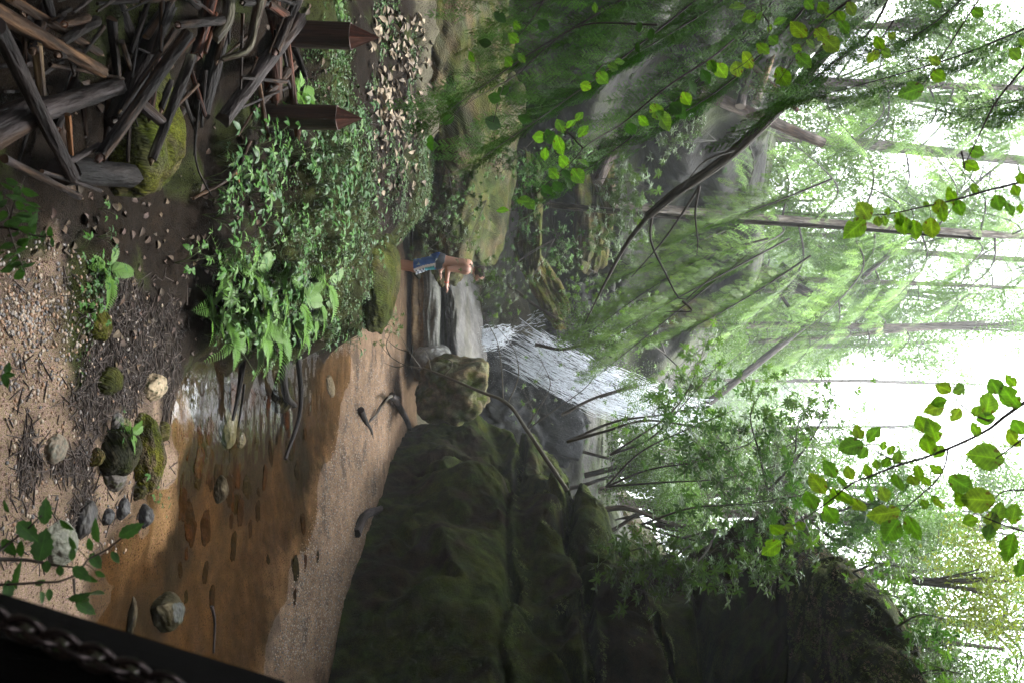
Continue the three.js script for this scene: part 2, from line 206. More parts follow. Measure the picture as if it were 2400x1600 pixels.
{ // the big dark wall beside the stream: a mossy bulging foot, ledges, then a hollow under a brow
  const A = [[0, -.3], [.05, .5], [.3, 1.3], [.35, 2.1], [.1, 2.62], [.22, 2.8], [.28, 3.2], [.02, 3.45], [.1, 3.6], [.02, 4.1], [-.3, 4.3], [-1.6, 4.5], [-2.2, 5.0], [-1.7, 5.8], [-.6, 6.15], [.45, 6.25], [.62, 6.45], [.5, 6.85], [-.3, 7.3], [-3, 8], [-7, 9]];
  const B = [[0, -.3], [.05, .5], [.3, 1.2], [.25, 1.9], [-.02, 2.4], [.12, 2.6], [.15, 2.9], [-.15, 3.1], [-.05, 3.25], [-.2, 3.6], [-.6, 3.75], [-1.4, 4], [-1.8, 4.6], [-1.6, 5.4], [-.9, 6.0], [-.2, 6.2], [0, 6.4], [-.2, 6.8], [-.8, 7.2], [-3, 8], [-7, 9]];
  const C = [[0, -.3], [.05, .4], [.2, 1.0], [.1, 1.6], [-.15, 1.95], [-.05, 2.15], [-.05, 2.5], [-.3, 2.75], [-.35, 2.9], [-.6, 3.1], [-1, 3.25], [-1.5, 3.5], [-1.9, 3.9], [-2.2, 4.4], [-2.4, 4.9], [-2.6, 5.2], [-2.8, 5.6], [-3, 6], [-3.4, 6.6], [-4.2, 7.6], [-6, 9]];
  const D = [[0, -.3], [.02, .3], [.05, .7], [.0, 1.1], [-.1, 1.4], [-.2, 1.55], [-.3, 1.7], [-.45, 1.8], [-.6, 1.9], [-.9, 2.1], [-1.2, 2.3], [-1.5, 2.6], [-1.8, 3], [-2, 3.3], [-2.2, 3.6], [-2.4, 4], [-2.6, 4.4], [-2.8, 4.8], [-3, 5.4], [-3.6, 6.4], [-5, 8]];
  const S = A.map(([o, y], i) => i > 13 && i < 18 ? [o + (i === 14 ? 1.6 : 5.2), y + (i === 14 ? .1 : .35)] : [o, y]);   // a rock shelter roof over the viewing place
  const path = [[1, 6.3], [4.6, 5.6], [5.9, 1], [5.6, -3.5], [4.9, -7.5], [4.15, -10.1], [3.45, -11], [2.8, -12.6], [2.3, -14], [1.85, -15.8], [1.75, -16.9], [2.2, -18], [3.4, -19.2]];
  const g = sweptWall(path, [{ at: 0, p: S }, { at: 0.44, p: S }, { at: 0.56, p: A }, { at: 0.68, p: A }, { at: 0.77, p: B }, { at: 0.86, p: C }, { at: 0.92, p: D }, { at: 1, p: D }], 620, 360, {
    side: -1,
    bump: (b, s, t, q) => { const big = 0.5 * fbm(s * 0.55, t * 0.35, 2, 3), lobe = 0.22 * Math.sin(s * 1.9 + 1.2 * fbm(s * 0.5, t * 0.5, 8, 2) * 4) * smooth(b.y, 0.3, 1.6), warp = 1.6 * fbm(s * 0.45, b.y * 0.4, 5, 3), strat = -0.42 * smooth(Math.sin(b.y * 6.4 + 2.2 * warp), 0.8, 0.97) * smooth(b.y, 2.0, 2.4), crease = -0.3 * smooth(0.06 - Math.abs(fbm(s * 0.5 + b.y * 0.18, b.y * 0.3, 44, 3)), 0, 0.05) * smooth(b.y, 0.2, 1), fine = 0.13 * fbm(s * 3, t * 3, 12, 5) + 0.05 * fbm(s * 11, t * 11, 14, 3); const k = b.y > 6 && q.x > -1 ? 0.6 : 1; return { out: (big + lobe) * k * smooth(b.y, -.2, .6) + strat + crease + fine, up: 0.1 * fbm(s * 1.3, t * 1.3, 31, 3), m: fine }; },
    color: (b, s, d, t) => { const m = fbm(s * 0.7, t * 11, 3, 4) + 0.6 * fbm(s * 5, t * 60, 9, 3); return mix3([0.034, 0.028, 0.018], [0.05, 0.078, 0.011], smooth(m, -0.3, 0.12)); },
  });
  solo('cliff', g, MAT.mossRock, 'tall dark moss covered rock cliff rising from the gravel beside the stream', 'cliff', null, 'structure');
}
{ // the far end of the gorge: stepped wet rock, hollows and ledges, hazy
  const A = [[0, -.5], [.1, 1], [-.2, 1.8], [-.6, 2.1], [-.5, 2.6], [.2, 3.1], [.4, 3.9], [-.1, 4.3], [-1.1, 4.6], [-1.3, 5.3], [-.2, 5.9], [.2, 6.8], [-.3, 7.6], [-1.5, 8.3], [-5, 9.6]];
  const B = [[0, -.5], [.2, .8], [.0, 1.6], [-.9, 2.0], [-1.4, 2.6], [-1.2, 3.6], [-.2, 4.1], [.1, 4.6], [-.2, 5.2], [-1.2, 5.6], [-1.7, 6.4], [-1.2, 7.4], [-.4, 8], [-1, 8.6], [-5, 9.6]];
  const W = [[.6, -.5], [.5, .4], [.4, 1.0], [.2, 1.5], [-.2, 2.0], [-.6, 2.5], [-1, 3], [-1.4, 3.5], [-1.8, 4], [-2.2, 4.4], [-2.8, 4.6], [-3.2, 4.8], [-3.8, 4.95], [-4.6, 5.05], [-7, 5.1]];
  const path = [[1.4, 6.6], [-4, 6.4], [-6.8, 0], [-6.6, -6], [-6.2, -11], [-5.8, -15], [-4.9, -19], [-3.2, -21.6], [-1, -22.4], [1.2, -21.8], [3, -22.5], [5.5, -22], [8, -19.5], [9, -15]];
  const g = sweptWall(path, [{ at: 0, p: A }, { at: .38, p: A }, { at: .52, p: B }, { at: .63, p: A }, { at: .7, p: B }, { at: .75, p: W }, { at: .81, p: W }, { at: .88, p: A }, { at: 1, p: A }], 460, 170, {
    side: 1,
    bump: (b, s, t) => { const big = 0.8 * fbm(s * 0.3, t * 0.3, 2, 3), strat = 0.16 * Math.sin(b.y * 5.5 + 3 * fbm(s * 0.4, b.y * 0.4, 5, 2)), fine = 0.34 * fbm(s * 2, t * 2, 12, 5) - 0.12 * Math.abs(fbm(s * 1.1, t * 4, 19, 3)); return { out: big + strat + fine, up: 0.2 * fbm(s * 0.8, t * 0.8, 31, 3), m: fine }; },
    color: (b, s, d, t) => { const m = fbm(s * 0.5, t * 8, 3, 4) + 0.5 * fbm(s * 3, t * 40, 9, 3); return mix3([0.045, 0.042, 0.038], [0.05, 0.065, 0.017], smooth(m, -0.15, 0.2)); },
  });
  solo('gorge_wall', g, MAT.rock, 'dim stepped rock wall closing the far end of the gorge', 'rock wall', null, 'structure');
}

// ---------------------------------------------------------------- boulders
function boulderGeo(seed, { detail = 5, sx = 1, sy = 1, sz = 1, rough = 0.25, freq = 1.1, flat = 0, fine = 0.05, layers = 0, box = 0 }, color) {
  let g = new THREE.IcosahedronGeometry(1, detail === 5 ? 28 : detail === 4 ? 16 : detail === 3 ? 8 : 4); g.deleteAttribute('uv'); g.deleteAttribute('normal'); g = mergeVertices(g, 1e-4);
  const p = g.attributes.position, uv = [], col = [];
  for (let i = 0; i < p.count; i++) {
    const v = V(p.getX(i), p.getY(i), p.getZ(i)), u = v.clone(); let k = 1 + rough * 1.6 * fbm(u.x * freq + seed, u.y * freq, u.z * freq - seed, 3) + fine * fbm(u.x * 6 + seed, u.y * 6, u.z * 6, 3);
    v.multiplyScalar(k); if (box) v.multiplyScalar((Math.abs(u.x) ** box + Math.abs(u.y) ** box + Math.abs(u.z) ** box) ** (-1 / box)); const b = 0.75 + flat * 0.2; for (const a of ['x', 'y', 'z']) if (Math.abs(v[a]) > b) v[a] = Math.sign(v[a]) * (b + (Math.abs(v[a]) - b) * (1 - flat));
    if (layers) v.x += 0.04 * Math.sin(v.y * layers + 2 * fbm(u.x * 2, u.y, u.z * 2 + seed, 2));
    p.setXYZ(i, v.x * sx, v.y * sy, v.z * sz); uv.push(v.x * sx + 0.55 * v.z * sz + seed, v.y * sy + 0.8 * v.z * sz); col.push(...color(v.clone(), u, fbm(u.x * 2.2 + seed, u.y * 2.2, u.z * 2.2, 4), fbm(u.x * 9, u.y * 9 + seed, u.z * 9, 3)));
  }
  g.setAttribute('uv', new THREE.Float32BufferAttribute(uv, 2)); g.setAttribute('color', new THREE.Float32BufferAttribute(col, 3)); g.computeVertexNormals(); return g;
}
const MOSS = [0.075, 0.1, 0.018], OLDMOSS = [0.055, 0.062, 0.02], TAN = [0.42, 0.34, 0.23], GREY = [0.13, 0.125, 0.115], DARK = [0.04, 0.04, 0.04], PALE = [0.4, 0.39, 0.36];
const mossy = (stone, moss, share = 0.0) => (v, u, n, f) => { const k = smooth(n + 0.3 * f + share, -0.05, 0.12); return mix3(stone, moss, k).map((c) => c * (1 + 0.6 * f)); };
// picture place of the middle, distance, half sizes in metres (across, up, deep), turn
function boulder(name, label, ix, iy, d, [sx, sy, sz], turn, color, mat, opt = {}, group) {
  const m = solo(name, boulderGeo(opt.seed ?? ix * 0.013 + iy * 0.007, { sx, sy, sz, ...opt }, color), mat, label, opt.category || 'boulder', group, 'thing'); m.position.copy(P(ix, iy, d)); m.rotation.set(opt.tx || 0, turn, opt.tz || 0); return m;
}
boulder('boulder', 'low rounded boulder thick with moss at the tip of the fern bank', 880, 655, 10.7, [.66, .27, .7], .3, mossy([.11, .12, .07], [.085, .105, .025], .15), MAT.mossRock, { rough: .2 });
boulder('boulder', 'moss covered block of stone lying under the driftwood pile', 308, 285, 4.8, [.38, .22, .3], .5, mossy([.1, .11, .07], [.085, .11, .02], .12), MAT.mossRock, { box: 3.5, rough: .25 });
boulder('boulder', 'mossy boulder with grey face beside the dark cliff and the small waterfall', 1060, 908, 15.6, [.52, .62, .6], .2, mossy([.2, .2, .18], [.075, .1, .025], -.02), MAT.mossRock, { rough: .38, box: 3.6, fine: .1 });
boulder('boulder', 'pale grey smooth boulder wet with spray at the foot of the waterfall', 1012, 850, 17.0, [.36, .4, .5], .2, mossy([.24, .25, .26], [.18, .19, .18], -.2), MAT.wetRock, { rough: .2, box: 2.5 });
boulder('rock_slab', 'pale grey slab of wet rock tilted behind the bather', 1087, 735, 18.2, [1.15, .17, .9], -.1, mossy([.17, .17, .175], [.1, .1, .085], 0), MAT.wetRock, { box: 5, rough: .34, tz: .1, tx: .25, category: 'rock', fine: .1 });
boulder('rock_slab', 'dark undercut rock below the tilted pale slab', 1050, 730, 18.6, [1.2, .36, .7], 0, mossy([.13, .12, .09], [.09, .1, .05], 0), MAT.wetRock, { box: 4, rough: .35, category: 'rock', fine: .1 });
boulder('rock_slab', 'low tan and white banded rock shelf at the waters edge behind the bather', 1005, 735, 17.5, [1.4, .26, .7], 0, (v, u, n, f) => (v.y < -.12 + .3 * n ? [.24, .165, .085] : [.16, .165, .15]).map((c) => c * (1 + .6 * f)), MAT.wetRock, { box: 6, rough: .22, category: 'rock', fine: .08 });
boulder('rock_slab', 'large sloping rock slab filmed with pale green moss', 1105, 400, 15.5, [1.8, .5, 1.2], .15, mossy([.13, .13, .11], [.09, .115, .05], .08), MAT.mossRock, { box: 4, rough: .4, tz: -.2, tx: .35, category: 'rock', fine: .12 });
boulder('rock_slab', 'mossy grey rock ledge rising behind the leaf covered shelf', 1060, 60, 12.2, [1.7, .5, 1.1], -.2, mossy([.14, .14, .12], [.08, .1, .035], .05), MAT.mossRock, { box: 4, rough: .4, tz: -.1, tx: .4, category: 'rock', fine: .12 });
boulder('rock_slab', 'greenish streaked rock face standing over the backwater', 1030, 520, 17.2, [1.25, .5, .7], .1, mossy([.16, .16, .12], [.12, .14, .05], 0), MAT.mossRock, { box: 5, rough: .3, category: 'rock', fine: .1 });
boulder('rock_ledge', 'slanting mossy rock rib beside the cascade', 1270, 660, 19.5, [1.0, .3, .7], 0, mossy([.17, .15, .1], [.15, .17, .04], .05), MAT.mossRock, { box: 3.5, rough: .4, tz: .5, category: 'rock', fine: .12 });
boulder('rock_ledge', 'green draped rock ledge behind the bathers head', 1240, 500, 18.8, [1.2, .26, .7], 0, mossy([.12, .12, .08], [.12, .15, .045], .1), MAT.mossRock, { box: 4, rough: .45, category: 'rock', fine: .12 });
boulder('rock_ledge', 'broad shrub topped rock ledge across the dim hollow', 1390, 470, 20, [1.4, .42, .9], 0, mossy([.13, .12, .1], [.12, .14, .05], 0), MAT.mossRock, { box: 4, rough: .45, category: 'rock', fine: .12 });
boulder('rock_ledge', 'upright mossy rock column by the upper cascade', 1580, 730, 21, [.35, .95, .5], 0, mossy([.09, .09, .08], [.1, .125, .045], .05), MAT.mossRock, { box: 4, rough: .4, category: 'rock', fine: .12 });
boulder('rock_ledge', 'dark wet rock buttress splitting the waterfall', 1215, 940, 20.6, [1.35, 1.5, .9], 0, mossy([.04, .043, .052], [.058, .06, .058], -.1), MAT.rock, { box: 3.5, rough: .45, freq: 1.7, category: 'rock', fine: .3 });
boulder('rock_ledge', 'dark wet rock step under the upper cascade', 1370, 790, 21.4, [1.2, .9, .8], 0, mossy([.05, .05, .055], [.06, .065, .05], -.05), MAT.rock, { box: 3.5, rough: .45, freq: 1.7, category: 'rock', fine: .3 });
// stones on the sand and in the shallows
const stoneMat = { wet: MAT.wetRock, dry: MAT.rock, moss: MAT.mossRock };
[['dark mossy stone half sunk in the debris with a flat edge', 218, 892, 'moss', [.075, .06, .12], [.05, .05, .035], OLDMOSS, .25], ['pale tan stone with a mossy corner on the debris', 345, 905, 'dry', [.115, .07, .08], TAN, OLDMOSS, -.12],
  ['long crescent boulder with bright moss along its edge', 333, 1060, 'moss', [.25, .12, .13], GREY, [.1, .125, .022], .08], ['grey domed boulder under the small fern', 262, 1055, 'moss', [.16, .13, .13], [.085, .08, .075], OLDMOSS, -.05], ['small green stone at the edge of the water', 378, 1010, 'moss', [.075, .05, .06], [.1, .1, .07], [.08, .09, .03], .05], ['buff pointed stone beside the domed boulder', 197, 1070, 'moss', [.05, .055, .045], [.2, .17, .11], [.11, .12, .04], .05], ['grey round stone below the domed boulder', 250, 1110, 'dry', [.1, .06, .09], [.1, .09, .085], OLDMOSS, -.1], ['dark green wedge stone at the crescent boulders end', 322, 1145, 'moss', [.07, .055, .07], [.05, .05, .04], OLDMOSS, 0], ['pale sand covered stone in the sand', 88, 1050, 'dry', [.075, .045, .065], [.3, .25, .19], [.2, .2, .16], -.05], ['glossy black wet stone at the water line', 342, 1208, 'wet', [.072, .055, .06], [.025, .026, .032], DARK, 0], ['black rounded stone lying on bright sand', 275, 1190, 'wet', [.055, .045, .06], [.035, .035, .042], DARK, 0], ['small blue black stone beside the sand', 238, 1210, 'wet', [.045, .035, .05], [.035, .037, .045], DARK, 0], ['broad dark mottled stone in wet sand', 185, 1215, 'wet', [.1, .05, .08], [.05, .048, .05], [.07, .065, .06], 0], ['flat grey green stone behind the leafy sprig', 118, 1270, 'dry', [.13, .06, .1], [.16, .17, .14], [.12, .14, .09], -.1], ['smooth wet olive stone lying in the orange shallows', 428, 1435, 'wet', [.12, .09, .2], [.03, .036, .034], [.045, .052, .036], -.1], ['slim black stone standing in the shallows beside the olive stone', 340, 1440, 'wet', [.03, .04, .12], DARK, [.06, .06, .06], -.1], ['dark sunken stone amid the brown pool', 545, 1145, 'wet', [.1, .07, .09], [.02, .018, .012], DARK, 0], ['grey green stone in the glittering pool carrying a stick', 565, 990, 'wet', [.13, .07, .2], [.1, .11, .08], [.07, .08, .05], 0], ['small pale grey stone in the glittering pool', 590, 1030, 'wet', [.06, .045, .07], [.16, .16, .16], GREY, 0], ['mossy dark block with driftwood lodged against it in the stream', 680, 920, 'moss', [.16, .13, .2], [.04, .04, .035], [.06, .065, .02], .05], ['smooth grey stone beside the ripples of the stream', 786, 905, 'wet', [.17, .05, .1], [.22, .22, .23], GREY, -.2],
  ['mossy clump of a stone between pebbles and ferns', 170, 760, 'moss', [.08, .05, .09], [.08, .08, .05], [.07, .09, .02], .2], ['grey stone sunk beside the wet leaves', 240, 985, 'dry', [.06, .03, .05], [.1, .09, .085], DARK, 0]]
  .forEach(([label, ix, iy, mat, s, a, b, sh], i) => { const d = (x) => G(x, iy, s[1] * 0.4); const m = boulder('stone', label, ix, iy, 5, s, (i * 1.7) % 6, mossy(a, b, sh), stoneMat[mat], { detail: 4, rough: .2, seed: i * 3.7 + 1, category: 'stone' }); const q = d(ix); m.position.copy(q); m.scale.multiplyScalar(1.12); m.position.y = onFloor(q.x, q.z) + s[1] * .02; });
{ // flat cobbles lying under the brown water
  const kinds = [0, 1, 2, 3].map((k) => boulderGeo(k * 11.3 + 5, { detail: 3, sx: 1, sy: .3, sz: .75, rough: .3, box: 3 }, (v, u, n, f) => [.03 + .008 * k * (k % 2), .019 + .002 * k, .01].map((c) => c * (1 + .8 * f + .5 * n)))), r = rng(91);
  for (let i = 0; i < 170; i++) { const ix = rr(410, 730, r), iy = rr(930, 1430, r); const [zone] = zoneAt(G(ix, iy, -.1).x, G(ix, iy, -.1).z); if (zone !== 'deep' && r() < 0.85) continue; const p = G(ix, iy, -.1); const m = solo('cobble', kinds[i % 4], MAT.sunkRock, 'flat dark cobble lying under the brown stream water', 'cobble', 'cobbles under the brown water'); m.position.set(p.x, onFloor(p.x, p.z) - .002, p.z); m.rotation.y = rr(-.5, .5, r); const s = rr(.05, .15, r); m.scale.set(s, s * .35, s * rr(.6, 1, r)); }
}

// ---------------------------------------------------------------- water
MAT.water = phys({ color: rgb(0.93, 0.84, 0.68), transmission: 1, thickness: 0, roughness: 0.02, ior: 1.33, bumpMap: TX.water, bumpScale: 0.0024 });
{ // the stream: a rippled sheet, calm by the near shore
  const x0 = -4.4, x1 = 4.6, z0 = -19, z1 = -2, s = 0.05, nx = Math.round((x1 - x0) / s), nz = Math.round((z1 - z0) / s), pos = [], uv = [], idx = [];
  for (let j = 0; j <= nz; j++) for (let i = 0; i <= nx; i++) { const x = x0 + i * s, z = z0 + j * s, k = 0.5 + 0.5 * smooth(-z, 5.5, 8); pos.push(x, k * (0.0045 * N(x * 3, 1, z * 6.5) + 0.003 * N(x * 7, 5, z * 15)), z); uv.push(x, z); if (i < nx && j < nz) { const q = j * (nx + 1) + i; const c = (a) => { const xx = x0 + (a % (nx + 1)) * s, zz = z0 + Math.floor(a / (nx + 1)) * s; return onFloor(xx, zz) < 0.03; }; const four = [q, q + 1, q + nx + 1, q + nx + 2]; if (four.some(c)) idx.push(q, q + nx + 1, q + 1, q + 1, q + nx + 1, q + nx + 2); } }
  solo('water', geom(pos, idx, uv), MAT.water, 'shallow clear brown stream with bright ripples', 'water', null, 'structure');
}

// ---------------------------------------------------------------- logs, posts, driftwood
// a knotty tube along points; uv in metres; both ends closed
function tube(pts, r0, r1, { rad = 9, seg = 0, rough = 0.12, seed = 1, color, split = 0, mid = 1 } = {}) {
  const curve = pts.length > 2 ? new THREE.CatmullRomCurve3(pts, false, 'centripetal') : new THREE.LineCurve3(pts[0], pts[1]), L = curve.getLength(); seg = seg || clamp(Math.round(L / 0.05), 6, 60);
  const fr = pts.length > 2 ? curve.computeFrenetFrames(seg, false) : null, pos = [], uv = [], col = [], idx = [], t0 = curve.getTangentAt(0), n0 = V(t0.y, t0.z, t0.x).cross(t0).normalize(), b0 = new THREE.Vector3().crossVectors(t0, n0);
  for (let i = 0; i <= seg; i++) {
    const s = i / seg, c = curve.getPointAt(s), n = fr ? fr.normals[i] : n0, b = fr ? fr.binormals[i] : b0, r = lerp(r0, r1, s) * (1 + (mid - 1) * Math.sin(Math.PI * s));
    for (let j = 0; j <= rad; j++) {
      const a = (j % rad) / rad * Math.PI * 2, k = r * (1 + rough * 2 * fbm(Math.cos(a) * 1.2 + seed, Math.sin(a) * 1.2, s * L * 2.5 / Math.max(0.2, Math.sqrt(r0 * 10)) + seed, 3)), e = split && (i === 0 || i === seg) ? split * r * (hash2(j % rad, i, Math.round(seed * 10)) - 0.5) : 0, t = curve.getTangentAt(s);
      const q = c.clone().addScaledVector(n, Math.cos(a) * k).addScaledVector(b, Math.sin(a) * k).addScaledVector(t, e); pos.push(q.x, q.y, q.z); uv.push(j / rad * 6.283 * r0, s * L); const f = fbm(Math.cos(a) * 1.5 + seed * 3, Math.sin(a) * 1.5, s * L * 1.6, 3); col.push(...color(f, s, q));
      if (i < seg && j < rad) { const p = i * (rad + 1) + j; idx.push(p, p + 1, p + rad + 1, p + 1, p + rad + 2, p + rad + 1); }
    }
  }
  for (const e of [0, 1]) { const c = curve.getPointAt(e), o = pos.length / 3, base = e ? seg * (rad + 1) : 0; pos.push(c.x, c.y, c.z); uv.push(0, 0); col.push(...color(0.2, e, c).map((x) => x * 1.2)); for (let j = 0; j < rad; j++) { const a = pos.slice((base + j) * 3, (base + j) * 3 + 3); pos.push(...a); uv.push(0.01 * Math.cos(j), 0.01 * Math.sin(j)); col.push(...color(0.2, e, c)); } for (let j = 0; j < rad; j++) { const a = o + 1 + j, b = o + 1 + (j + 1) % rad; e ? idx.push(o, a, b) : idx.push(o, b, a); } }
  return geom(pos, idx, uv, col);
}
const barkTone = (a, b, at = 0.0) => (f) => { const k = smooth(f, at - 0.06, at + 0.12); return mix3(a, b, k).map((c) => c * (1 + 0.7 * f)); };
const BK = { dark: [.022, .018, .017], grey: [.055, .047, .048], brown: [.06, .036, .021], tan: [.17, .098, .05], red: [.12, .042, .022], pale: [.26, .19, .1], lichen: [.15, .15, .11], orange: [.26, .12, .045], black: [.018, .016, .016] };
const pileAt = (x, y, o, r) => hitFloor(clamp(x, 4, 900), clamp(y, 4, 900)).d - .2 + .75 * o - r;   // resting on the bank, stacked towards the viewer
function log(label, a, b, wpx, d0, d1, tone, { end, endTone, name = 'driftwood_log', category = 'driftwood', group = 'driftwood piled against the bank', sag = 0, taper = 0.85, kink, split = 0.8 } = {}) {
  const near = hitFloor(clamp((a[0] + b[0]) / 2, 4, 900), clamp((a[1] + b[1]) / 2, 4, 900)).d, r = wpx / 2 * near / FOCAL, e0 = pileAt(...a, d0, r), e1 = pileAt(...b, d1, r), p = P(a[0], a[1], e0), q = P(b[0], b[1], e1), pts = kink ? [p, ...kink.map(([x, y, d]) => P(x, y, pileAt(x, y, d, r))), q] : sag ? [p, p.clone().lerp(q, .5).add(V(0, sag, sag * .4)), q] : [p, q], seed = a[0] * .031 + a[1] * .017;
  const t = thing(name, label, category, group); t.position.copy(p); const loc = pts.map((v) => v.clone().sub(p));
  part('bark', tube(loc, r, r * taper, { rad: wpx > 24 ? 14 : 8, seed, color: barkTone(BK[tone[0]], BK[tone[1]], tone[2] ?? 0.05), rough: .13, split }), MAT.bark, t);
  const tip = (k, out, dir) => part('broken_end', tube([out.clone().addScaledVector(dir, -.02), out.clone().addScaledVector(dir, .018 + r * .5)], r * .82 * k, r * .35 * k, { rad: 8, seed: seed + 5, color: barkTone(BK[endTone || 'tan'], BK.brown, 0.1), rough: .4, split: 2.2 }), MAT.wood, t);
  const dir = loc[loc.length - 1].clone().sub(loc[loc.length - 2]).normalize(); if (end) tip(taper, loc[loc.length - 1], dir);
  return t;
}
const dp = (ix, o = 0) => o;
log('long sun bleached brown log with a peeled tip slanting across the pile', [-30, 15], [238, 168], 36, dp(0, -.35), dp(150, -.3), ['brown', 'tan', .1], { end: 1 });
log('thinner brown pole lying above the long peeled log', [20, -5], [232, 124], 22, dp(0, -.1), dp(150, -.1), ['brown', 'tan', .14], { end: 1 });
log('straight charcoal grey log reaching down to the sand from the pile', [-10, 60], [170, 415], 34, dp(0, -.45), dp(90, -.5), ['dark', 'grey', .02], { end: 1, endTone: 'grey' });
log('short yellowish decayed stick wedged under the charcoal log', [84, 105], [97, 222], 23, dp(60, -.3), dp(90, -.3), ['brown', 'pale', -.02]);
log('thick squared log butt with a weathered cut face', [-90, 345], [80, 258], 84, -.2, -.1, ['brown', 'grey', 0], { end: 0 });
log('thick dark log jutting from the pile with a broken end', [85, 262], [275, 203], 46, dp(60, -.1), dp(200, -.15), ['dark', 'grey', .03], { end: 1, endTone: 'red' });
log('massive black log standing up steeply into the pile', [270, 288], [392, 10], 50, dp(230, -.1), dp(330, .35), ['black', 'dark', 0]);
log('peeled brown branch stub above the massive black log', [342, 88], [405, -5], 15, dp(300, -.1), dp(360, 0), ['brown', 'tan', .05]);
log('slim dark pole beside the massive black log', [358, 128], [396, 5], 11, dp(300, -.2), dp(360, -.1), ['dark', 'brown', .05]);
log('thin pole ending in a pale freshly split point', [410, 70], [282, 258], 15, dp(360, -.2), dp(240, -.3), ['dark', 'brown', .05], { end: 1, endTone: 'pale', taper: .6 });
log('dark straight pole crossing the mossy block diagonally', [440, 78], [234, 368], 27, dp(380, -.25), dp(220, -.45), ['black', 'brown', .1], { end: 1, endTone: 'red' });
log('smooth grey brown pole with a splintered pale tip over the mossy block', [448, 132], [356, 374], 22, dp(400, -.4), dp(330, -.5), ['dark', 'lichen', .16], { end: 1, endTone: 'pale' });
log('grey log with reddish torn bark in the heart of the pile', [494, 0], [460, 130], 30, dp(450, .1), dp(430, -.1), ['grey', 'red', .0], { end: 1, endTone: 'red' });
log('curved root stub crusted with pale lichen', [536, -10], [502, 92], 27, dp(480), dp(460, -.1), ['grey', 'lichen', -.05], { kink: [[532, 50, dp(470, -.1)]] });
log('smooth pale forked branch curving down from the pile', [612, -10], [520, 138], 26, dp(560), dp(480, -.2), ['brown', 'lichen', .02], { kink: [[595, 60, dp(540, -.1)], [578, 118, dp(520, -.2)]], taper: .5 });
log('long violet grey pole resting high across the post stubs', [702, 42], [522, 282], 36, dp(600, -.1), dp(480, -.2), ['grey', 'brown', .2], { end: 0 });
log('split reddish timber lying level with a sawn red end', [632, -20], [642, 228], 48, dp(560, .15), dp(560, 0), ['brown', 'red', .05], { end: 1, endTone: 'red', name: 'timber' });
log('slender rust red pole leaning past the pointed post', [670, 95], [698, 318], 18, dp(600, -.05), dp(600, -.2), ['red', 'brown', .1], { end: 1, endTone: 'orange' });
log('thin brown stick dropping from the long violet grey pole', [606, 196], [628, 322], 11, dp(560, -.25), dp(560, -.35), ['brown', 'tan', .1]);
log('short orange peg standing between the logs', [158, 268], [166, 362], 13, dp(140, -.35), dp(140, -.4), ['orange', 'brown', .1]);
log('grey weathered offcut lying by the rotten log', [155, 382], [232, 340], 16, dp(130, -.35), dp(180, -.3), ['grey', 'lichen', .1]);
log('pale peeled branch lying along the sand edge below the pile', [10, 372], [186, 462], 17, dp(0, -.4), dp(90, -.55), ['grey', 'brown', .1], { end: 1, endTone: 'pale' });
log('thin grey stick with a pale tip beside the rotten log', [98, 402], [235, 447], 9, dp(60, -.4), dp(120, -.5), ['grey', 'tan', .15], { end: 1, endTone: 'pale' });
log('rotten black log with shredded red brown wood at its end', [150, 398], [305, 412], 62, dp(150, -.15), dp(230, -.15), ['black', 'dark', .05], { end: 1, endTone: 'red' });
log('pale grey log stub on the mossy block', [328, 243], [386, 292], 26, dp(290, -.3), dp(310, -.4), ['brown', 'grey', 0]);
log('curving brown branch reaching over the leafy plants', [586, 330], [452, 466], 10, dp(520, -.1), dp(430, -.1), ['brown', 'tan', .05], { kink: [[548, 405, dp(480, -.15)]], taper: .6, name: 'fallen_branch' });
log('short orange brown twig forking off the curving branch', [550, 402], [573, 462], 7, dp(480, -.15), dp(480, -.2), ['orange', 'brown', .1], { taper: .4, name: 'fallen_branch' });
log('thin black wavy twig hanging from the pile', [456, 285], [494, 458], 6, dp(430), dp(430, -.1), ['dark', 'brown', .2], { kink: [[460, 385, dp(430, -.05)]], taper: .6, name: 'fallen_branch' });
log('straight grey stick pointing into the leafy plants', [598, 330], [577, 463], 10, dp(540), dp(510, -.1), ['grey', 'dark', .1], { taper: .5, name: 'fallen_branch' });
log('thin dry stick under the long peeled log', [116, 152], [288, 184], 9, dp(100, -.1), dp(210, -.1), ['brown', 'dark', .1]);
log('dark burnt looking log at the back of the pile', [250, -40], [330, 150], 40, dp(260, .35), dp(260, .3), ['black', 'dark', .1]);
log('black fallen log hidden behind the heart of the pile', [520, 60], [470, 270], 44, dp(480, .3), dp(440, .2), ['black', 'dark', .1]);
{ // the many small sticks that fill the pile
  const r = rng(33); for (let i = 0; i < 90; i++) { const ix = rr(20, 700, r), iy = rr(-30, 270, r) * (ix < 500 ? 1 : .85), a = rr(-.6, 2.2, r), l = rr(70, 190, r); log(i % 3 ? 'thin dark stick jammed among the larger logs of the pile' : 'dark broken log length buried among the sticks of the pile', [ix, iy], [ix - Math.cos(a) * l * .6, iy + Math.sin(a) * l], i % 3 ? rr(5, 13, r) : rr(16, 30, r), rr(-.15, .1, r), rr(-.3, .05, r), [['black', 'dark', 'brown', 'dark'][i % 4], ['brown', 'red', 'dark', 'grey'][(i >> 1) % 4], .12], { name: i % 3 ? 'driftwood_stick' : 'driftwood_log', category: i % 3 ? 'stick' : 'driftwood', group: i % 3 ? 'sticks jammed in the pile' : 'log lengths buried in the pile', taper: .7, end: i % 3 ? 0 : 1, endTone: ['red', 'brown', 'tan'][i % 9 / 3 | 0] }); }
}
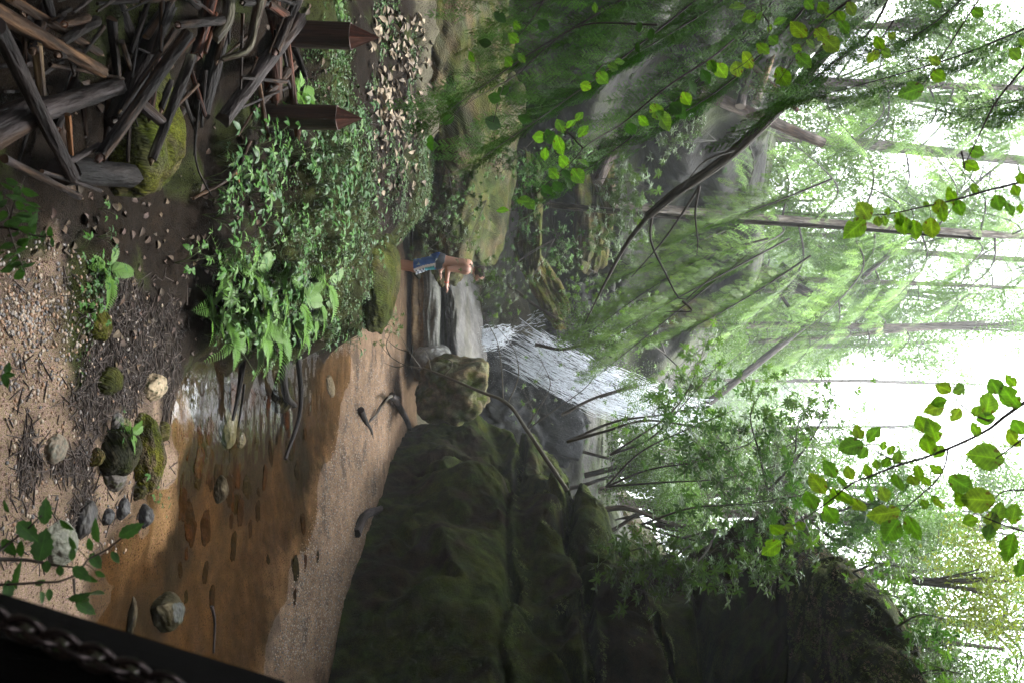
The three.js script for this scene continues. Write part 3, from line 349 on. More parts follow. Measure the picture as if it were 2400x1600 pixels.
// sticks in the stream
const onWater = (ix, iy, y = .03) => G(ix, iy, y);
function stick(label, pts, r0, r1, tone, rest = 0.03, name = 'fallen_branch') { const w = pts.map(([x, y, h]) => onWater(x, y, h ?? rest)), p = w[0].clone(); const t = thing(name, label, 'branch'); t.position.copy(p); part('bark', tube(w.map((v) => v.clone().sub(p)), r0, r1, { rad: 9, seed: pts[0][0] * .1, color: barkTone(BK[tone[0]], BK[tone[1]], .05), rough: .15, split: .6 }), MAT.bark, t); return t; }
stick('long dark wet branch lying in the stream past the mossy block', [[698, 835, .16], [705, 930, .1], [700, 980, .06], [668, 1075, .01]], .03, .017, ['black', 'grey']);
stick('thick wet black branch lying on the ripples by the ferns', [[662, 850, .12], [668, 920, .08], [690, 950, .04]], .04, .03, ['black', 'dark']);
stick('bundle like dark stick poking out of the glittering pool', [[568, 835, .12], [562, 900, .08], [545, 985, .05]], .03, .012, ['black', 'dark']);
stick('thin black twig lying across the grey green stone', [[572, 900, .1], [566, 950, .08], [558, 1000, .05]], .012, .007, ['black', 'dark']);
stick('arching grey driftwood branch on the gravel near the cliff', [[932, 930, .12], [905, 935, .2], [893, 950, .12], [882, 970, .1], [862, 990, .05]], .035, .02, ['grey', 'lichen']);
stick('stout dark driftwood limb leaning on the gravel against the cliff', [[918, 925, .22], [940, 960, .12], [955, 990, .08], [962, 1025, .06]], .05, .06, ['dark', 'grey']);
stick('decayed dark root lying on the gravel bar', [[845, 960, .08], [855, 985, .06], [868, 1010, .05], [872, 1035, .04]], .05, .03, ['black', 'dark']);
stick('thin straight wet stick standing out of the shallows', [[495, 1420, .05], [502, 1450, .06], [500, 1530, .08]], .012, .008, ['grey', 'dark']);
stick('grey weathered plank like log stranded at the cliff foot', [[835, 1250, .12], [850, 1215, .14], [895, 1190, .16]], .07, .05, ['grey', 'dark']);
// pointed posts
function post(label, ix0, ix1, iy0, iy1, w, d) {
  const b = P(ix0, iy0, d), tp = P(ix1, iy1, d), t = thing('wooden_post', label, 'post', 'pointed posts on the bank'), L = tp.y - b.y, r = w / 2 * d / FOCAL; t.position.set(b.x, b.y, b.z);
  const lean = V((tp.x - b.x) / L, 1, 0).normalize(); t.quaternion.setFromUnitVectors(V(0, 1, 0), lean); t.rotateY(.35);
  const col = (c1, c2) => (f) => mix3(c1, c2, smooth(f, -.05, .15)).map((c) => c * (1 + .8 * f)), body = tube([V(0, -.5, 0), V(0, L * .8, 0)], r, r * .97, { rad: 16, rough: .11, seed: ix0, color: col([.085, .035, .02], [.055, .028, .018]) }); part('shaft', body, MAT.wood, t);
  const cone = new THREE.ConeGeometry(r * .98, L * .2, 5, 6); cone.translate(0, L * .8 + L * .098, 0); const cc = []; for (let i = 0; i < cone.attributes.position.count; i++) cc.push(...[.16, .05, .025].map((c) => c * (1 + .5 * N(i * .9, 2, 4)))); cone.setAttribute('color', new THREE.Float32BufferAttribute(cc, 3)); cone.attributes.uv.array.forEach((v, i, a) => { a[i] = v * .3; }); part('hewn_point', cone.toNonIndexed(), MAT.wood, t); t.children[1].geometry.computeVertexNormals(); return t;
}
post('taller reddish post hewn to a blunt point beside the dead leaves', 560, 893, 72, 92, 62, 6.45);
post('reddish post hewn to a rounded point with leafy plants at its foot', 560, 853, 270, 280, 58, 6.55);

// ---------------------------------------------------------------- the viewing rail close by: a dark leaning timber and its chain
{
  const a = P(-420, 1466, 0.98), b = P(600, 1778, 1.0), t = thing('rail_post', 'black leaning timber of the viewing rail with a square cut top', 'post'), L = a.distanceTo(b), ax = b.clone().sub(a).normalize(); t.position.copy(a); t.quaternion.copy(quatFrom(ax, V(0, 0, 1)));
  const g = new THREE.BoxGeometry(0.148, L, 0.1, 6, 40, 4), c = []; g.translate(0, L / 2, 0); const p = g.attributes.position; for (let i = 0; i < p.count; i++) { const k = 1 + .5 * fbm(p.getX(i) * 30, p.getY(i) * 3, p.getZ(i) * 30, 2); c.push(.003 * k, .0025 * k, .0023 * k); } g.setAttribute('color', new THREE.Float32BufferAttribute(c, 3)); part('timber', g, phys({ vertexColors: true, roughness: 1, specularIntensity: .2, bumpMap: TX.woodBump, bumpScale: .004 }), t);
  const ch = thing('chain', 'rusty dark steel chain hanging along the rail timber', 'chain'), link = new THREE.TorusGeometry(.0135, .0036, 10, 28); link.scale(1.0, 1.45, 1); const steel = std({ color: rgb(.045, .033, .032), metalness: .8, roughness: .3 });
  const c0 = P(-110, 1410, .915), c1 = P(470, 1640, .93), dir = c1.clone().sub(c0), n = 15; ch.position.copy(c0); const q = quatFrom(dir.clone().normalize(), V(0, 0, 1));
  for (let i = 0; i < n; i++) { const m = part('link', link, steel, ch); m.position.copy(dir).multiplyScalar(i / (n - 1)); m.quaternion.copy(q); m.rotateY(i % 2 ? Math.PI / 2 - .15 : .2); }
}

// ---------------------------------------------------------------- the bather
{
  const capsule = (p, a, b, ra, rb) => { const px = p[0] - a[0], py = p[1] - a[1], pz = p[2] - a[2], bx = b[0] - a[0], by = b[1] - a[1], bz = b[2] - a[2], h = clamp((px * bx + py * by + pz * bz) / (bx * bx + by * by + bz * bz), 0, 1); return Math.hypot(px - bx * h, py - by * h, pz - bz * h) - lerp(ra, rb, h); };
  const smin = (a, b, k) => { const h = Math.max(k - Math.abs(a - b), 0) / k; return Math.min(a, b) - h * h * k * 0.25; };
  const ell = (p, c, r) => { const x = (p[0] - c[0]) / r[0], y = (p[1] - c[1]) / r[1], z = (p[2] - c[2]) / r[2], l = Math.hypot(x, y, z); return (l - 1) * Math.min(...r); };
  function skinOf(sdf, c, half, res) {
    const mc = new MarchingCubes(res, MAT.stem, false, false, 400000); mc.isolation = 0; const f = mc.field;
    for (let k = 0; k < res; k++) for (let j = 0; j < res; j++) for (let i = 0; i < res; i++) f[i + j * res + k * res * res] = -sdf([c[0] + (i - res / 2) / (res / 2) * half, c[1] + (j - res / 2) / (res / 2) * half, c[2] + (k - res / 2) / (res / 2) * half]);
    mc.update(); const n = mc.count, p = mc.positionArray.slice(0, n * 3); for (let i = 0; i < n; i++) for (let a = 0; a < 3; a++) p[i * 3 + a] = c[a] + p[i * 3 + a] * half;
    let g = new THREE.BufferGeometry(); g.setAttribute('position', new THREE.BufferAttribute(p, 3)); g = mergeVertices(g, half / res * 0.02); g.computeVertexNormals(); return g;
  }
  // facing +x (downstream of the camera's view), leaning a little; near side is +z
  const J = { hip: [0, .93, 0], waist: [.03, 1.08, 0], chest: [.08, 1.28, .0], neck: [.15, 1.45, 0], head: [.21, 1.585, .0],
    shN: [.1, 1.38, .175], elN: [.07, 1.1, .25], wrN: [.3, 1.07, .22], shF: [.1, 1.38, -.175], elF: [.05, 1.1, -.22], wrF: [.2, .93, -.16],
    hipN: [0, .9, .095], knN: [.05, .5, .1], anN: [-.02, .09, .1], toN: [.13, .03, .12], hipF: [0, .9, -.095], knF: [.16, .52, -.1], anF: [.1, .09, -.1], toF: [.26, .03, -.09] };
  const hand = (p, w, sgn) => { let d = ell(p, [w[0] + .05, w[1], w[2]], [.052, .02, .042]); const fl = [.072, .085, .08, .062]; for (let i = 0; i < 4; i++) { const z = w[2] + (i - 1.5) * .021, a = [w[0] + .085, w[1], z], m = [w[0] + .085 + fl[i] * .55, w[1] + .012, z * 1 + (i - 1.5) * .006], e = [w[0] + .085 + fl[i] * .95, w[1] - .006, z + (i - 1.5) * .009]; d = smin(d, Math.min(capsule(p, a, m, .0092, .0088), capsule(p, m, e, .0088, .0074)), .008); } d = smin(d, Math.min(capsule(p, [w[0] + .03, w[1], w[2] - sgn * .03], [w[0] + .06, w[1] + .022, w[2] - sgn * .06], .011, .0095), capsule(p, [w[0] + .06, w[1] + .022, w[2] - sgn * .06], [w[0] + .092, w[1] + .028, w[2] - sgn * .066], .0095, .008)), .01); return d; };
  const headD = (p) => { const h = J.head, q = [p[0] - h[0], p[1] - h[1], p[2] - h[2]]; const t = -.45, x = q[0] * Math.cos(t) - q[1] * Math.sin(t), y = q[0] * Math.sin(t) + q[1] * Math.cos(t), z = q[2], l = [x, y, z]; let d = ell(l, [-.005, .025, 0], [.098, .095, .078]); d = smin(d, ell(l, [.03, -.05, 0], [.062, .07, .058]), .05); d = smin(d, capsule(l, [.092, .012, 0], [.112, -.022, 0], .009, .013), .012); d = smin(d, capsule(l, [.072, -.062, -.018], [.072, -.062, .018], .012, .012), .008); d = smin(d, ell(l, [.06, -.1, 0], [.03, .02, .028]), .02); for (const s of [-1, 1]) { d = smin(d, ell(l, [-.012, -.01, s * .078], [.022, .034, .01]), .008); d = -smin(-d, ell(l, [.09, .012, s * .032], [.016, .013, .018]), .008); } return d; };
  const body = (p) => {
    let d = ell(p, [J.hip[0], J.hip[1], 0], [.115, .13, .165]); d = smin(d, ell(p, J.waist, [.098, .13, .145]), .08); d = smin(d, ell(p, J.chest, [.115, .17, .175]), .09); d = smin(d, capsule(p, [.1, 1.37, -.15], [.1, 1.37, .15], .065, .065), .07); d = smin(d, capsule(p, [.11, 1.38, 0], [.185, 1.52, 0], .064, .056), .05);
    for (const s of ['N', 'F']) {
      d = smin(d, Math.min(capsule(p, J['sh' + s], J['el' + s], .056, .042), capsule(p, J['el' + s], J['wr' + s], .043, .029)), .045); d = smin(d, ell(p, J['sh' + s], [.068, .075, .062]), .05);
      d = smin(d, capsule(p, J['hip' + s], J['kn' + s], .09, .058), .06); d = smin(d, capsule(p, J['kn' + s], J['an' + s], .056, .036), .03); d = smin(d, ell(p, [lerp(J['kn' + s][0], J['an' + s][0], .3) - .025, .38, J['kn' + s][2]], [.048, .11, .045]), .04);
      d = smin(d, capsule(p, [J['an' + s][0] - .03, .045, J['an' + s][2]], J['to' + s], .038, .027), .04);
    }
    return d;
  };
  const t = thing('person', 'shirtless person in blue and white board shorts leaning to look into the gorge', 'person'); const foot = G(898, 612, .0); t.position.copy(foot); t.position.y = -.03; t.rotation.y = .35; t.scale.setScalar(1.04);
  const skin = phys({ color: rgb(.36, .19, .135), roughness: .55 }), gs = [skinOf(body, [.05, .8, 0], .88, 96), skinOf(headD, J.head, .16, 48)];
  gs.push(skinOf((p) => Math.min(hand(p, J.wrN, 1), capsule(p, J.wrN, [J.wrN[0] + .03, J.wrN[1], J.wrN[2]], .03, .026)), [J.wrN[0] + .08, J.wrN[1], J.wrN[2]], .14, 56), skinOf((p) => Math.min(hand(p, J.wrF, -1), capsule(p, J.wrF, [J.wrF[0] + .03, J.wrF[1], J.wrF[2]], .03, .026)), [J.wrF[0] + .08, J.wrF[1], J.wrF[2]], .14, 56));
  part('body', mergeGeometries(gs), skin, t);
  const hair = skinOf((p) => { const d = headD(p), h = J.head, q = [p[0] - h[0], p[1] - h[1]], x = q[0] * Math.cos(.45) + q[1] * Math.sin(.45), y = -q[0] * Math.sin(.45) + q[1] * Math.cos(.45); return Math.max(d - .014 - .008 * N(p[0] * 60, p[1] * 60, p[2] * 60), -(y + .01 + (x < -.02 ? .05 : 0) - (x > .05 ? .05 : 0)), (x - .075)); }, J.head, .17, 48); part('hair', hair, std({ color: rgb(.035, .022, .014), roughness: .7 }), t);
  const shorts = skinOf((p) => { let d = ell(p, [J.hip[0], J.hip[1] + .02, 0], [.125, .15, .178]); for (const s of ['N', 'F']) d = smin(d, capsule(p, J['hip' + s], J['kn' + s], .11, .098), .05); d = Math.max(d + .012 * N(p[0] * 14, p[1] * 9, p[2] * 14), p[1] - 1.045, .54 - p[1]); return d; }, [.04, .8, 0], .34, 64);
  const c = [], sp = shorts.attributes.position; for (let i = 0; i < sp.count; i++) { const x = sp.getX(i), y = sp.getY(i), z = sp.getZ(i), u = x + .25 * (y - .8), w = Math.abs(u - .04 - .3 * (y - .78) * (y - .78)); let k = [.02, .09, .34]; if (w < .04) k = [.6, .62, .66]; if (u > .045 && y < .88) k = y < .72 && Math.sin(y * 110) > .2 ? [.03, .05, .1] : y < .72 ? [.5, .54, .6] : [.05, .35, .42]; if (y > .9 - .6 * (u < 0 ? u : 0)) k = [.012, .016, .02]; c.push(...k); }
  shorts.setAttribute('color', new THREE.Float32BufferAttribute(c, 3)); part('shorts', shorts, std({ vertexColors: true, roughness: .8 }), t);
  const band = new THREE.TorusGeometry(.033, .008, 8, 20); band.rotateY(Math.PI / 2); const bm = part('wristband', band, std({ color: rgb(.6, .1, .04) }), t); bm.position.set(J.wrN[0] - .01, J.wrN[1], J.wrN[2]); const b2 = part('wristband', new THREE.TorusGeometry(.033, .004, 8, 20).rotateY(Math.PI / 2), std({ color: rgb(.02, .02, .02) }), t); b2.position.set(J.wrN[0] - .05, J.wrN[1], J.wrN[2]);
}

// ---------------------------------------------------------------- leaves
// a blade along +y, facing +z: outline of one kind, folded along the midrib and curled
function blade({ l = 1, w = 0.5, rows = 7, fold = 0.12, curl = 0.15, teeth = 0, shape = 0.45, stalk = 0, twist = 0, bite = 0 }) {
  const pos = [], uv = [], idx = [];
  for (let i = 0; i <= rows; i++) {
    const v = i / rows, k = v < shape ? Math.sin(v / shape * Math.PI / 2) ** 0.75 : Math.cos((v - shape) / (1 - shape) * Math.PI / 2) ** 0.9, jag = teeth * (i % 2 ? 1 : -1) * (i > 0 && i < rows ? 1 : 0), hw = Math.max(0.004, w / 2 * (k + jag)), y = stalk + v * l, z = -curl * l * v * v, a = twist * (v - 0.3);
    const b = bite && i === bite ? 0.55 : 1;
    for (const s of [-1, 0, 1]) { const x = s * hw * (s > 0 ? b : 1), h = Math.abs(s) * fold * hw * 2; pos.push(x * Math.cos(a), y, z + h + x * Math.sin(a)); uv.push(0.5 + s * 0.5 * k, v); }
    if (i < rows) { const q = i * 3; idx.push(q, q + 1, q + 3, q + 1, q + 4, q + 3, q + 1, q + 2, q + 4, q + 2, q + 5, q + 4); }
  }
  return geom(pos, idx, uv);
}
function bake4(geo, m) { return geo.clone().applyMatrix4(m); }
const eul = (x, y, z) => new THREE.Quaternion().setFromEuler(new THREE.Euler(x, y, z));
const LEAF = {
  beech: [0, 1, 2, 3].map((k) => blade({ w: [.78, .7, .84, .66][k], rows: 12, fold: [.08, .14, .05, .18][k], curl: [.1, .2, .05, -.08][k], teeth: .035, shape: .5, twist: [.1, -.2, .2, 0][k], bite: [0, 5, 0, 8][k] })),
  lance: [0, 1].map((k) => blade({ w: [.34, .3][k], rows: 8, fold: .12, curl: [.18, .05][k], shape: .55 })),
  toothed: [0, 1, 2].map((k) => blade({ w: [.52, .46, .58][k], rows: 11, fold: .1, curl: [.12, .22, .05][k], teeth: .09, shape: .38 })),
  small: [blade({ w: .62, rows: 4, fold: .1, curl: .1 })], dead: [0, 1, 2].map((k) => blade({ w: [.62, .5, .7][k], rows: 7, fold: [.3, .5, .2][k], curl: [.35, -.3, .15][k], twist: [.4, -.5, .2][k], shape: .5 })),
};
const LM = { beech: leafMat(.3, .58, .015, .8, .1, TX.leaf), beech2: leafMat(.22, .5, .02, .75, .12, TX.leaf), beech3: leafMat(.38, .58, .025, .8, .08, TX.leaf), sprig: leafMat(.08, .26, .018, .4, .2), sprig2: leafMat(.06, .2, .016, .35, .25), herb: leafMat(.034, .155, .009, 0, .05), herb2: leafMat(.058, .2, .011, 0, .04), herb3: leafMat(.022, .11, .009, 0, .08), fern: leafMat(.14, .32, .04, 0, .03), fern2: leafMat(.11, .26, .035, 0, .03), laurel: leafMat(.075, .22, .022, .4, .15), laurel2: leafMat(.13, .3, .03, .5, .1), cover: leafMat(.05, .15, .013, 0, .1), maple: leafMat(.14, .3, .03, .5, .1), birch: leafMat(.13, .28, .03, .5, .1), yellow: leafMat(.24, .34, .025, .5, .1), hemlock: leafMat(.065, .2, .02, 0, .12), hemlock2: leafMat(.12, .25, .04, 0, .05), canopy: leafMat(.07, .15, .03, 0, 0), hazel: leafMat(.1, .2, .04, .45, .2) };
LM.dead = [[.42, .32, .23], [.32, .25, .2], [.5, .39, .29], [.2, .15, .115]].map(([r, g, b]) => std({ color: rgb(r, g, b), map: TX.shadeLeaf, roughness: .8 }));
const rand3 = (r) => V(r() * 2 - 1, r() * 2 - 1, r() * 2 - 1);
const UPV = V(0, 1, 0), IMG_UP = V(0, CT, -ST), TOCAM = V(0, 0, 1);

// ---------------------------------------------------------------- broadleaf branches reaching into view: twigs, and each leaf by itself
function leafyBranch(label, off, twigs, leaves, d0, opt = {}) {
  const t = thing('leafy_branch', label, 'branch', opt.group || 'broadleaf branches hanging over the gorge'), r = rng(opt.seed || 5), zoom = opt.zoom || 3.136, pt = (x, y, d) => P(off[0] + x / zoom, off[1] + y / zoom, d), origin = pt(...twigs[0][0], d0); t.position.copy(origin);
  const depth = (x, y) => d0 * (1 + (opt.slope || 0) * (x - twigs[0][0][0]) / 2200 + .05 * N(x * .003, y * .003, opt.seed || 1)), lines = twigs.map((tw) => tw.map(([x, y]) => [x, y, pt(x, y, depth(x, y)).sub(origin)]));
  const wood = lines.map((l, i) => tube(l.map((q) => q[2]), (i ? .0035 : .0055) * (opt.thick || 1), .0016 * (opt.thick || 1), { rad: 6, seed: i + 1, rough: .15, color: () => [.05, .038, .03] }));
  const own = lines.map(() => []), mats = opt.mats || [LM.beech, LM.beech2, LM.beech, LM.beech3], forms = opt.forms || LEAF.beech, made = [];
  for (const [x, y, len] of leaves) {
    let best = 1e9, at, pos3, line = 0; for (const [li, l] of lines.entries()) for (let i = 0; i + 1 < l.length; i++) { const a = l[i], b = l[i + 1], dx = b[0] - a[0], dy = b[1] - a[1], h = clamp(((x - a[0]) * dx + (y - a[1]) * dy) / (dx * dx + dy * dy), 0, 1), q = Math.hypot(a[0] + dx * h - x, a[1] + dy * h - y); if (q < best) { best = q; line = li; at = [a[0] + dx * h, a[1] + dy * h]; pos3 = a[2].clone().lerp(b[2], h); } }
    let dx = x - at[0], dy = y - at[1], m = Math.hypot(dx, dy); if (m < 12) { const a = r() * 6.28; dx = Math.cos(a); dy = Math.sin(a); m = 1; } dx /= m; dy /= m;
    const dd = depth(x, y) * (1 + rr(-.012, .012, r)), L = len / zoom * dd / FOCAL * 1.05, bx = x - dx * len / 2, by = y - dy * len / 2, base = pt(bx, by, dd).sub(origin), dir = IMG_UP.clone().multiplyScalar(dx).add(V(dy, 0, 0)).addScaledVector(TOCAM, rr(-.35, .35, r)).normalize(), face = TOCAM.clone().add(V(0, opt.flatness ?? -.55, 0)).addScaledVector(rand3(r), opt.wild ?? .6);
    made.push([base, quatFrom(dir, face), L, line]); if (pos3.distanceTo(base) > .004) own[line].push(tube([pos3, pos3.clone().lerp(base, .5).add(V(0, .003, 0)), base], .0014, .001, { rad: 4, seg: 4, color: () => [.06, .06, .025] }));
  }
  const wm = std({ vertexColors: true, roughness: .8 }), twig = wood.map((g, i) => part('twig', mergeGeometries([g, ...own[i]]), wm, t));
  made.forEach(([p, q, L, line], i) => { const m = part('leaf', forms[i % forms.length], mats[Math.floor(hash2(i, 7, opt.seed || 1) * mats.length)], twig[line]); m.position.copy(p); m.quaternion.copy(q); m.scale.setScalar(L); });
  return t;
}
leafyBranch('branch of large backlit yellow green leaves crossing the bright sky gap', [1700, 850], [[[2260, 250], [2060, 390], [1950, 480], [1640, 630], [1420, 710], [1300, 740], [1100, 820], [920, 890], [800, 990], [590, 1140], [470, 1220], [430, 1290]], [[1300, 740], [1130, 660], [1010, 590]], [[1960, 430], [1830, 380], [1700, 270], [1680, 210]], [[1640, 630], [1610, 780], [1560, 860], [1450, 960], [1310, 1080]], [[2260, 500], [2080, 640], [1990, 700]], [[2260, 930], [2030, 950], [1980, 1010]], [[2260, 1260], [2050, 1190], [1900, 1130]]],
  [[1610, 185, 125], [1740, 195, 140], [1975, 170, 140], [2110, 130, 110], [1580, 285, 110], [1540, 330, 160], [1460, 450, 140], [1690, 380, 130], [1950, 300, 190], [2110, 250, 200], [1850, 355, 90], [1840, 490, 120], [1930, 410, 130], [1530, 500, 180], [1490, 600, 160], [1560, 650, 130], [1930, 690, 260], [2130, 560, 150], [2160, 470, 140], [975, 500, 130], [930, 610, 180], [1085, 525, 140], [1015, 660, 100], [1170, 610, 80], [1225, 640, 90], [1270, 695, 110], [1190, 735, 90], [1045, 790, 110], [1110, 745, 80], [770, 780, 150], [920, 810, 110], [690, 890, 180], [630, 1010, 150], [760, 1010, 100], [860, 870, 100], [820, 960, 120], [875, 980, 150], [985, 1050, 160], [770, 1110, 150], [1070, 960, 110], [1165, 960, 120], [1180, 1110, 230], [1230, 1230, 180], [1375, 1200, 190], [1280, 880, 160], [1420, 800, 110], [1380, 860, 110], [1560, 780, 110], [1480, 870, 90], [1470, 1040, 100], [1540, 1000, 70], [1590, 1030, 120], [1720, 880, 190], [1740, 1010, 150], [1880, 1010, 230], [1940, 1170, 180], [2010, 1100, 160], [2130, 1110, 160], [1810, 1160, 110], [2090, 1350, 220], [1930, 1240, 120], [2170, 1500, 140], [380, 1220, 130], [350, 1360, 170], [470, 1210, 80], [515, 1245, 60], [560, 1200, 90], [470, 1310, 60]], 2.5, { seed: 11, slope: -.1 });
leafyBranch('slim twig with a drooping row of backlit leaves below the pale sky', [1700, 400], [[[2260, 65], [1900, 155], [1690, 215], [1440, 270], [1200, 320], [1050, 335], [990, 390]], [[1740, -140], [1760, 0], [1740, 40]]], [[1030, 290, 160], [955, 420, 200], [1120, 375, 80], [1170, 370, 80], [1195, 300, 60], [1280, 355, 110], [1320, 400, 140], [1400, 430, 150], [1530, 420, 160], [1480, 250, 60], [1590, 270, 130], [1690, 180, 150], [1720, 270, 120], [1835, 135, 90], [2005, 235, 120], [2080, 290, 110], [2130, 150, 90], [1600, 320, 110], [2170, 60, 90], [2180, 280, 80]], 2.9, { seed: 12 });
leafyBranch('long twig of backlit leaves hanging through the dark hemlock boughs', [1000, 0], [[[2260, 290], [2100, 420], [1750, 650], [1450, 900], [1150, 1090], [1080, 1180], [960, 1280], [800, 1430], [650, 1550]], [[1300, 470], [1220, 560], [1160, 660]], [[1150, 1090], [1000, 960], [880, 1010]]],
  [[560, 1545, 90], [720, 1480, 120], [760, 1500, 90], [880, 1400, 100], [860, 1420, 70], [935, 1275, 110], [1010, 1190, 110], [1020, 1285, 100], [960, 1370, 90], [1045, 1340, 100], [1110, 1290, 130], [1150, 1200, 90], [830, 1005, 110], [985, 925, 120], [900, 1010, 110], [980, 1060, 150], [1060, 910, 90], [1120, 860, 80], [870, 1130, 90], [1150, 970, 110], [1590, 890, 100], [1740, 880, 170], [1830, 800, 110], [1860, 830, 130], [1910, 720, 110], [1690, 820, 140], [1500, 950, 100], [2050, 560, 120], [2160, 520, 130], [1370, 490, 90], [1290, 570, 110], [1280, 520, 90], [1420, 450, 80], [1190, 570, 90], [1170, 630, 90], [2100, 480, 110], [1960, 640, 110]], 4.0, { seed: 13, mats: [LM.beech, LM.beech2, LM.beech2, LM.sprig], flatness: -.2 });
leafyBranch('drooping twig with dark glossy leaves beside the leaf covered shelf', [1000, 0], [[[1700, 180], [1100, 200], [640, 560], [300, 760], [30, 1000]], [[900, -60], [760, 160], [620, 330]], [[640, 560], [560, 640], [490, 900]]], [[500, 720, 100], [560, 660, 100], [490, 900, 130], [720, 870, 110], [160, 880, 100], [30, 1050, 120], [600, 450, 90], [700, 430, 80], [640, 280, 100], [660, 180, 90], [860, 180, 100], [1240, 60, 70], [1560, 200, 80], [1550, 350, 90], [1650, 250, 90], [540, 130, 110], [430, 320, 90], [330, 420, 80]], 4.4, { seed: 14, mats: [LM.beech2, LM.sprig, LM.sprig2] });
leafyBranch('high twig of bright leaves hanging against the dim timbers', [1700, 0], [[[1000, -60], [850, 50], [720, 150], [560, 350], [480, 470], [400, 590]], [[420, -80], [250, 30], [330, 200], [200, 420], [60, 520]]], [[780, 320, 150], [700, 260, 130], [630, 320, 90], [580, 440, 150], [530, 350, 80], [430, 560, 170], [360, 290, 90], [280, 350, 120], [170, 430, 150], [90, 500, 140], [540, 220, 160], [780, 110, 110], [850, 120, 100], [870, 200, 110], [720, 60, 100], [330, 210, 60], [400, 160, 100], [270, 90, 120], [180, 120, 110], [90, 60, 130], [930, 60, 110], [620, 30, 100]], 3.6, { seed: 15 });
leafyBranch('sparse high twig dangling leaves among the hemlock tips', [1700, 0], [[[2260, 420], [1980, 770], [1890, 950], [1740, 1260]], [[1900, -60], [1650, 330], [1470, 600], [1400, 660]], [[1240, 150], [1130, 320], [1100, 400]]], [[1130, 320, 110], [1090, 410, 110], [1190, 390, 90], [1370, 670, 200], [1560, 560, 120], [1540, 450, 100], [1840, 1120, 110], [1800, 1220, 130], [1850, 95, 100], [1540, 20, 120], [2130, 400, 110], [2180, 310, 70], [1230, 260, 70]], 3.4, { seed: 16 });
leafyBranch('low sprig of toothed green leaves before the wet stones', [0, 1100], [[[-60, 660], [150, 660], [400, 700], [560, 720]], [[-60, 850], [280, 830], [540, 800], [640, 660], [830, 560], [1000, 390]], [[540, 800], [545, 900], [560, 980]], [[-60, 640], [90, 520], [260, 380], [380, 250]]], [[30, 270, 110], [330, 310, 190], [190, 460, 200], [60, 570, 150], [480, 410, 120], [300, 560, 240], [520, 540, 110], [680, 450, 190], [650, 550, 100], [950, 450, 180], [840, 650, 110], [690, 680, 140], [600, 760, 160], [530, 620, 100], [430, 750, 90], [720, 900, 130], [650, 800, 120], [540, 960, 220], [620, 1020, 160], [580, 940, 160], [360, 920, 90], [290, 830, 80], [110, 780, 200], [60, 890, 160], [330, 720, 110], [300, 950, 110], [150, 580, 120], [730, 770, 80]], 2.0, { seed: 17, forms: LEAF.toothed, mats: [LM.sprig, LM.sprig2, LM.sprig], flatness: .5, wild: .9, group: 'leafy sprigs by the viewing rail' });
{ const r = rng(61), lv = [], tw = [[[-80, 560], [60, 580], [180, 600], [260, 640], [380, 640]], [[60, 580], [100, 400], [180, 200]], [[60, 580], [120, 760], [180, 900]], [[-60, 330], [40, 420], [80, 560]]]; for (let i = 0; i < 58; i++) { const a = r() * 6.28, q = Math.sqrt(r()); lv.push([110 + Math.cos(a) * q * 170, 580 + Math.sin(a) * q * 360, rr(70, 120, r)]); } lv.push([310, 640, 90], [370, 610, 90], [375, 680, 80]); leafyBranch('soft leafy sprig growing over the sand below the driftwood pile', [0, 350], tw, lv, 2.6, { seed: 18, forms: [...LEAF.lance, ...LEAF.toothed], mats: [LM.sprig, LM.sprig, LM.sprig2], flatness: .5, wild: .9, group: 'leafy sprigs by the viewing rail' }); }
leafyBranch('tiny sprig of three leaves at the pebbles', [0, 750], [[[-60, 420], [0, 410], [40, 400]]], [[50, 350, 90], [40, 440, 110], [70, 400, 70]], 2.4, { seed: 19, forms: LEAF.toothed, mats: [LM.sprig2], flatness: .5, group: 'leafy sprigs by the viewing rail' });

// ---------------------------------------------------------------- plants on the bank
function herb(k) { // several stalks, each with leaves of three to five toothed leaflets
  const t = new THREE.Group(), r = rng(200 + k), stalks = [], lf = []; const n = 4 + (k % 3);
  for (let i = 0; i < n; i++) {
    const a = i / n * 6.28 + rr(-.4, .4, r), lean = rr(.3, .9, r), h = rr(.1, .24, r), tip = V(Math.cos(a) * lean * h, h, Math.sin(a) * lean * h); stalks.push(tube([V(0, 0, 0), V(tip.x * .35, h * .6, tip.z * .35), tip], .0028, .0016, { rad: 4, seg: 5, color: () => [.07, .1, .03] })); const c = 3 + (k % 2) * 2;
    for (let j = 0; j < c; j++) { const b = a + (j - (c - 1) / 2) * (c > 3 ? 1.0 : 1.25) + rr(-.2, .2, r), dir = V(Math.cos(b), rr(-.35, .15, r), Math.sin(b)), L = rr(.04, .08, r) * (k > 5 ? .6 : k === 5 ? 1.1 : 1) * (j === (c - 1) / 2 ? 1.15 : .9); lf.push([tip, quatFrom(dir, V(rr(-.3, .3, r), 1, rr(-.3, .3, r))), L, i]); }
  }
  const sm = std({ vertexColors: true, roughness: .7 }), stems = stalks.map((g) => part('stem', g, sm, t)), mat = [LM.herb, LM.herb2, LM.herb3, LM.herb, LM.herb2, LM.fern2, LM.herb3, LM.herb2][k], forms = k < 5 ? LEAF.toothed : k === 5 ? LEAF.lance : LEAF.beech;
  lf.forEach(([p, q, L, st], i) => { const m = part('leaf', forms[i % forms.length], mat, stems[st]); m.position.copy(p); m.quaternion.copy(q); m.scale.setScalar(L); }); return t;
}
const herbs = [0, 1, 2, 3, 4, 5, 6, 7].map(herb);
const HERB_OF = ['low plant with glossy toothed leaflets growing on the dark bank', 'bank plant with narrow lance shaped leaves', 'bank plant with small rounded leaves'];
const HERB_LABEL = 'low plant with glossy toothed leaflets growing on the dark bank';
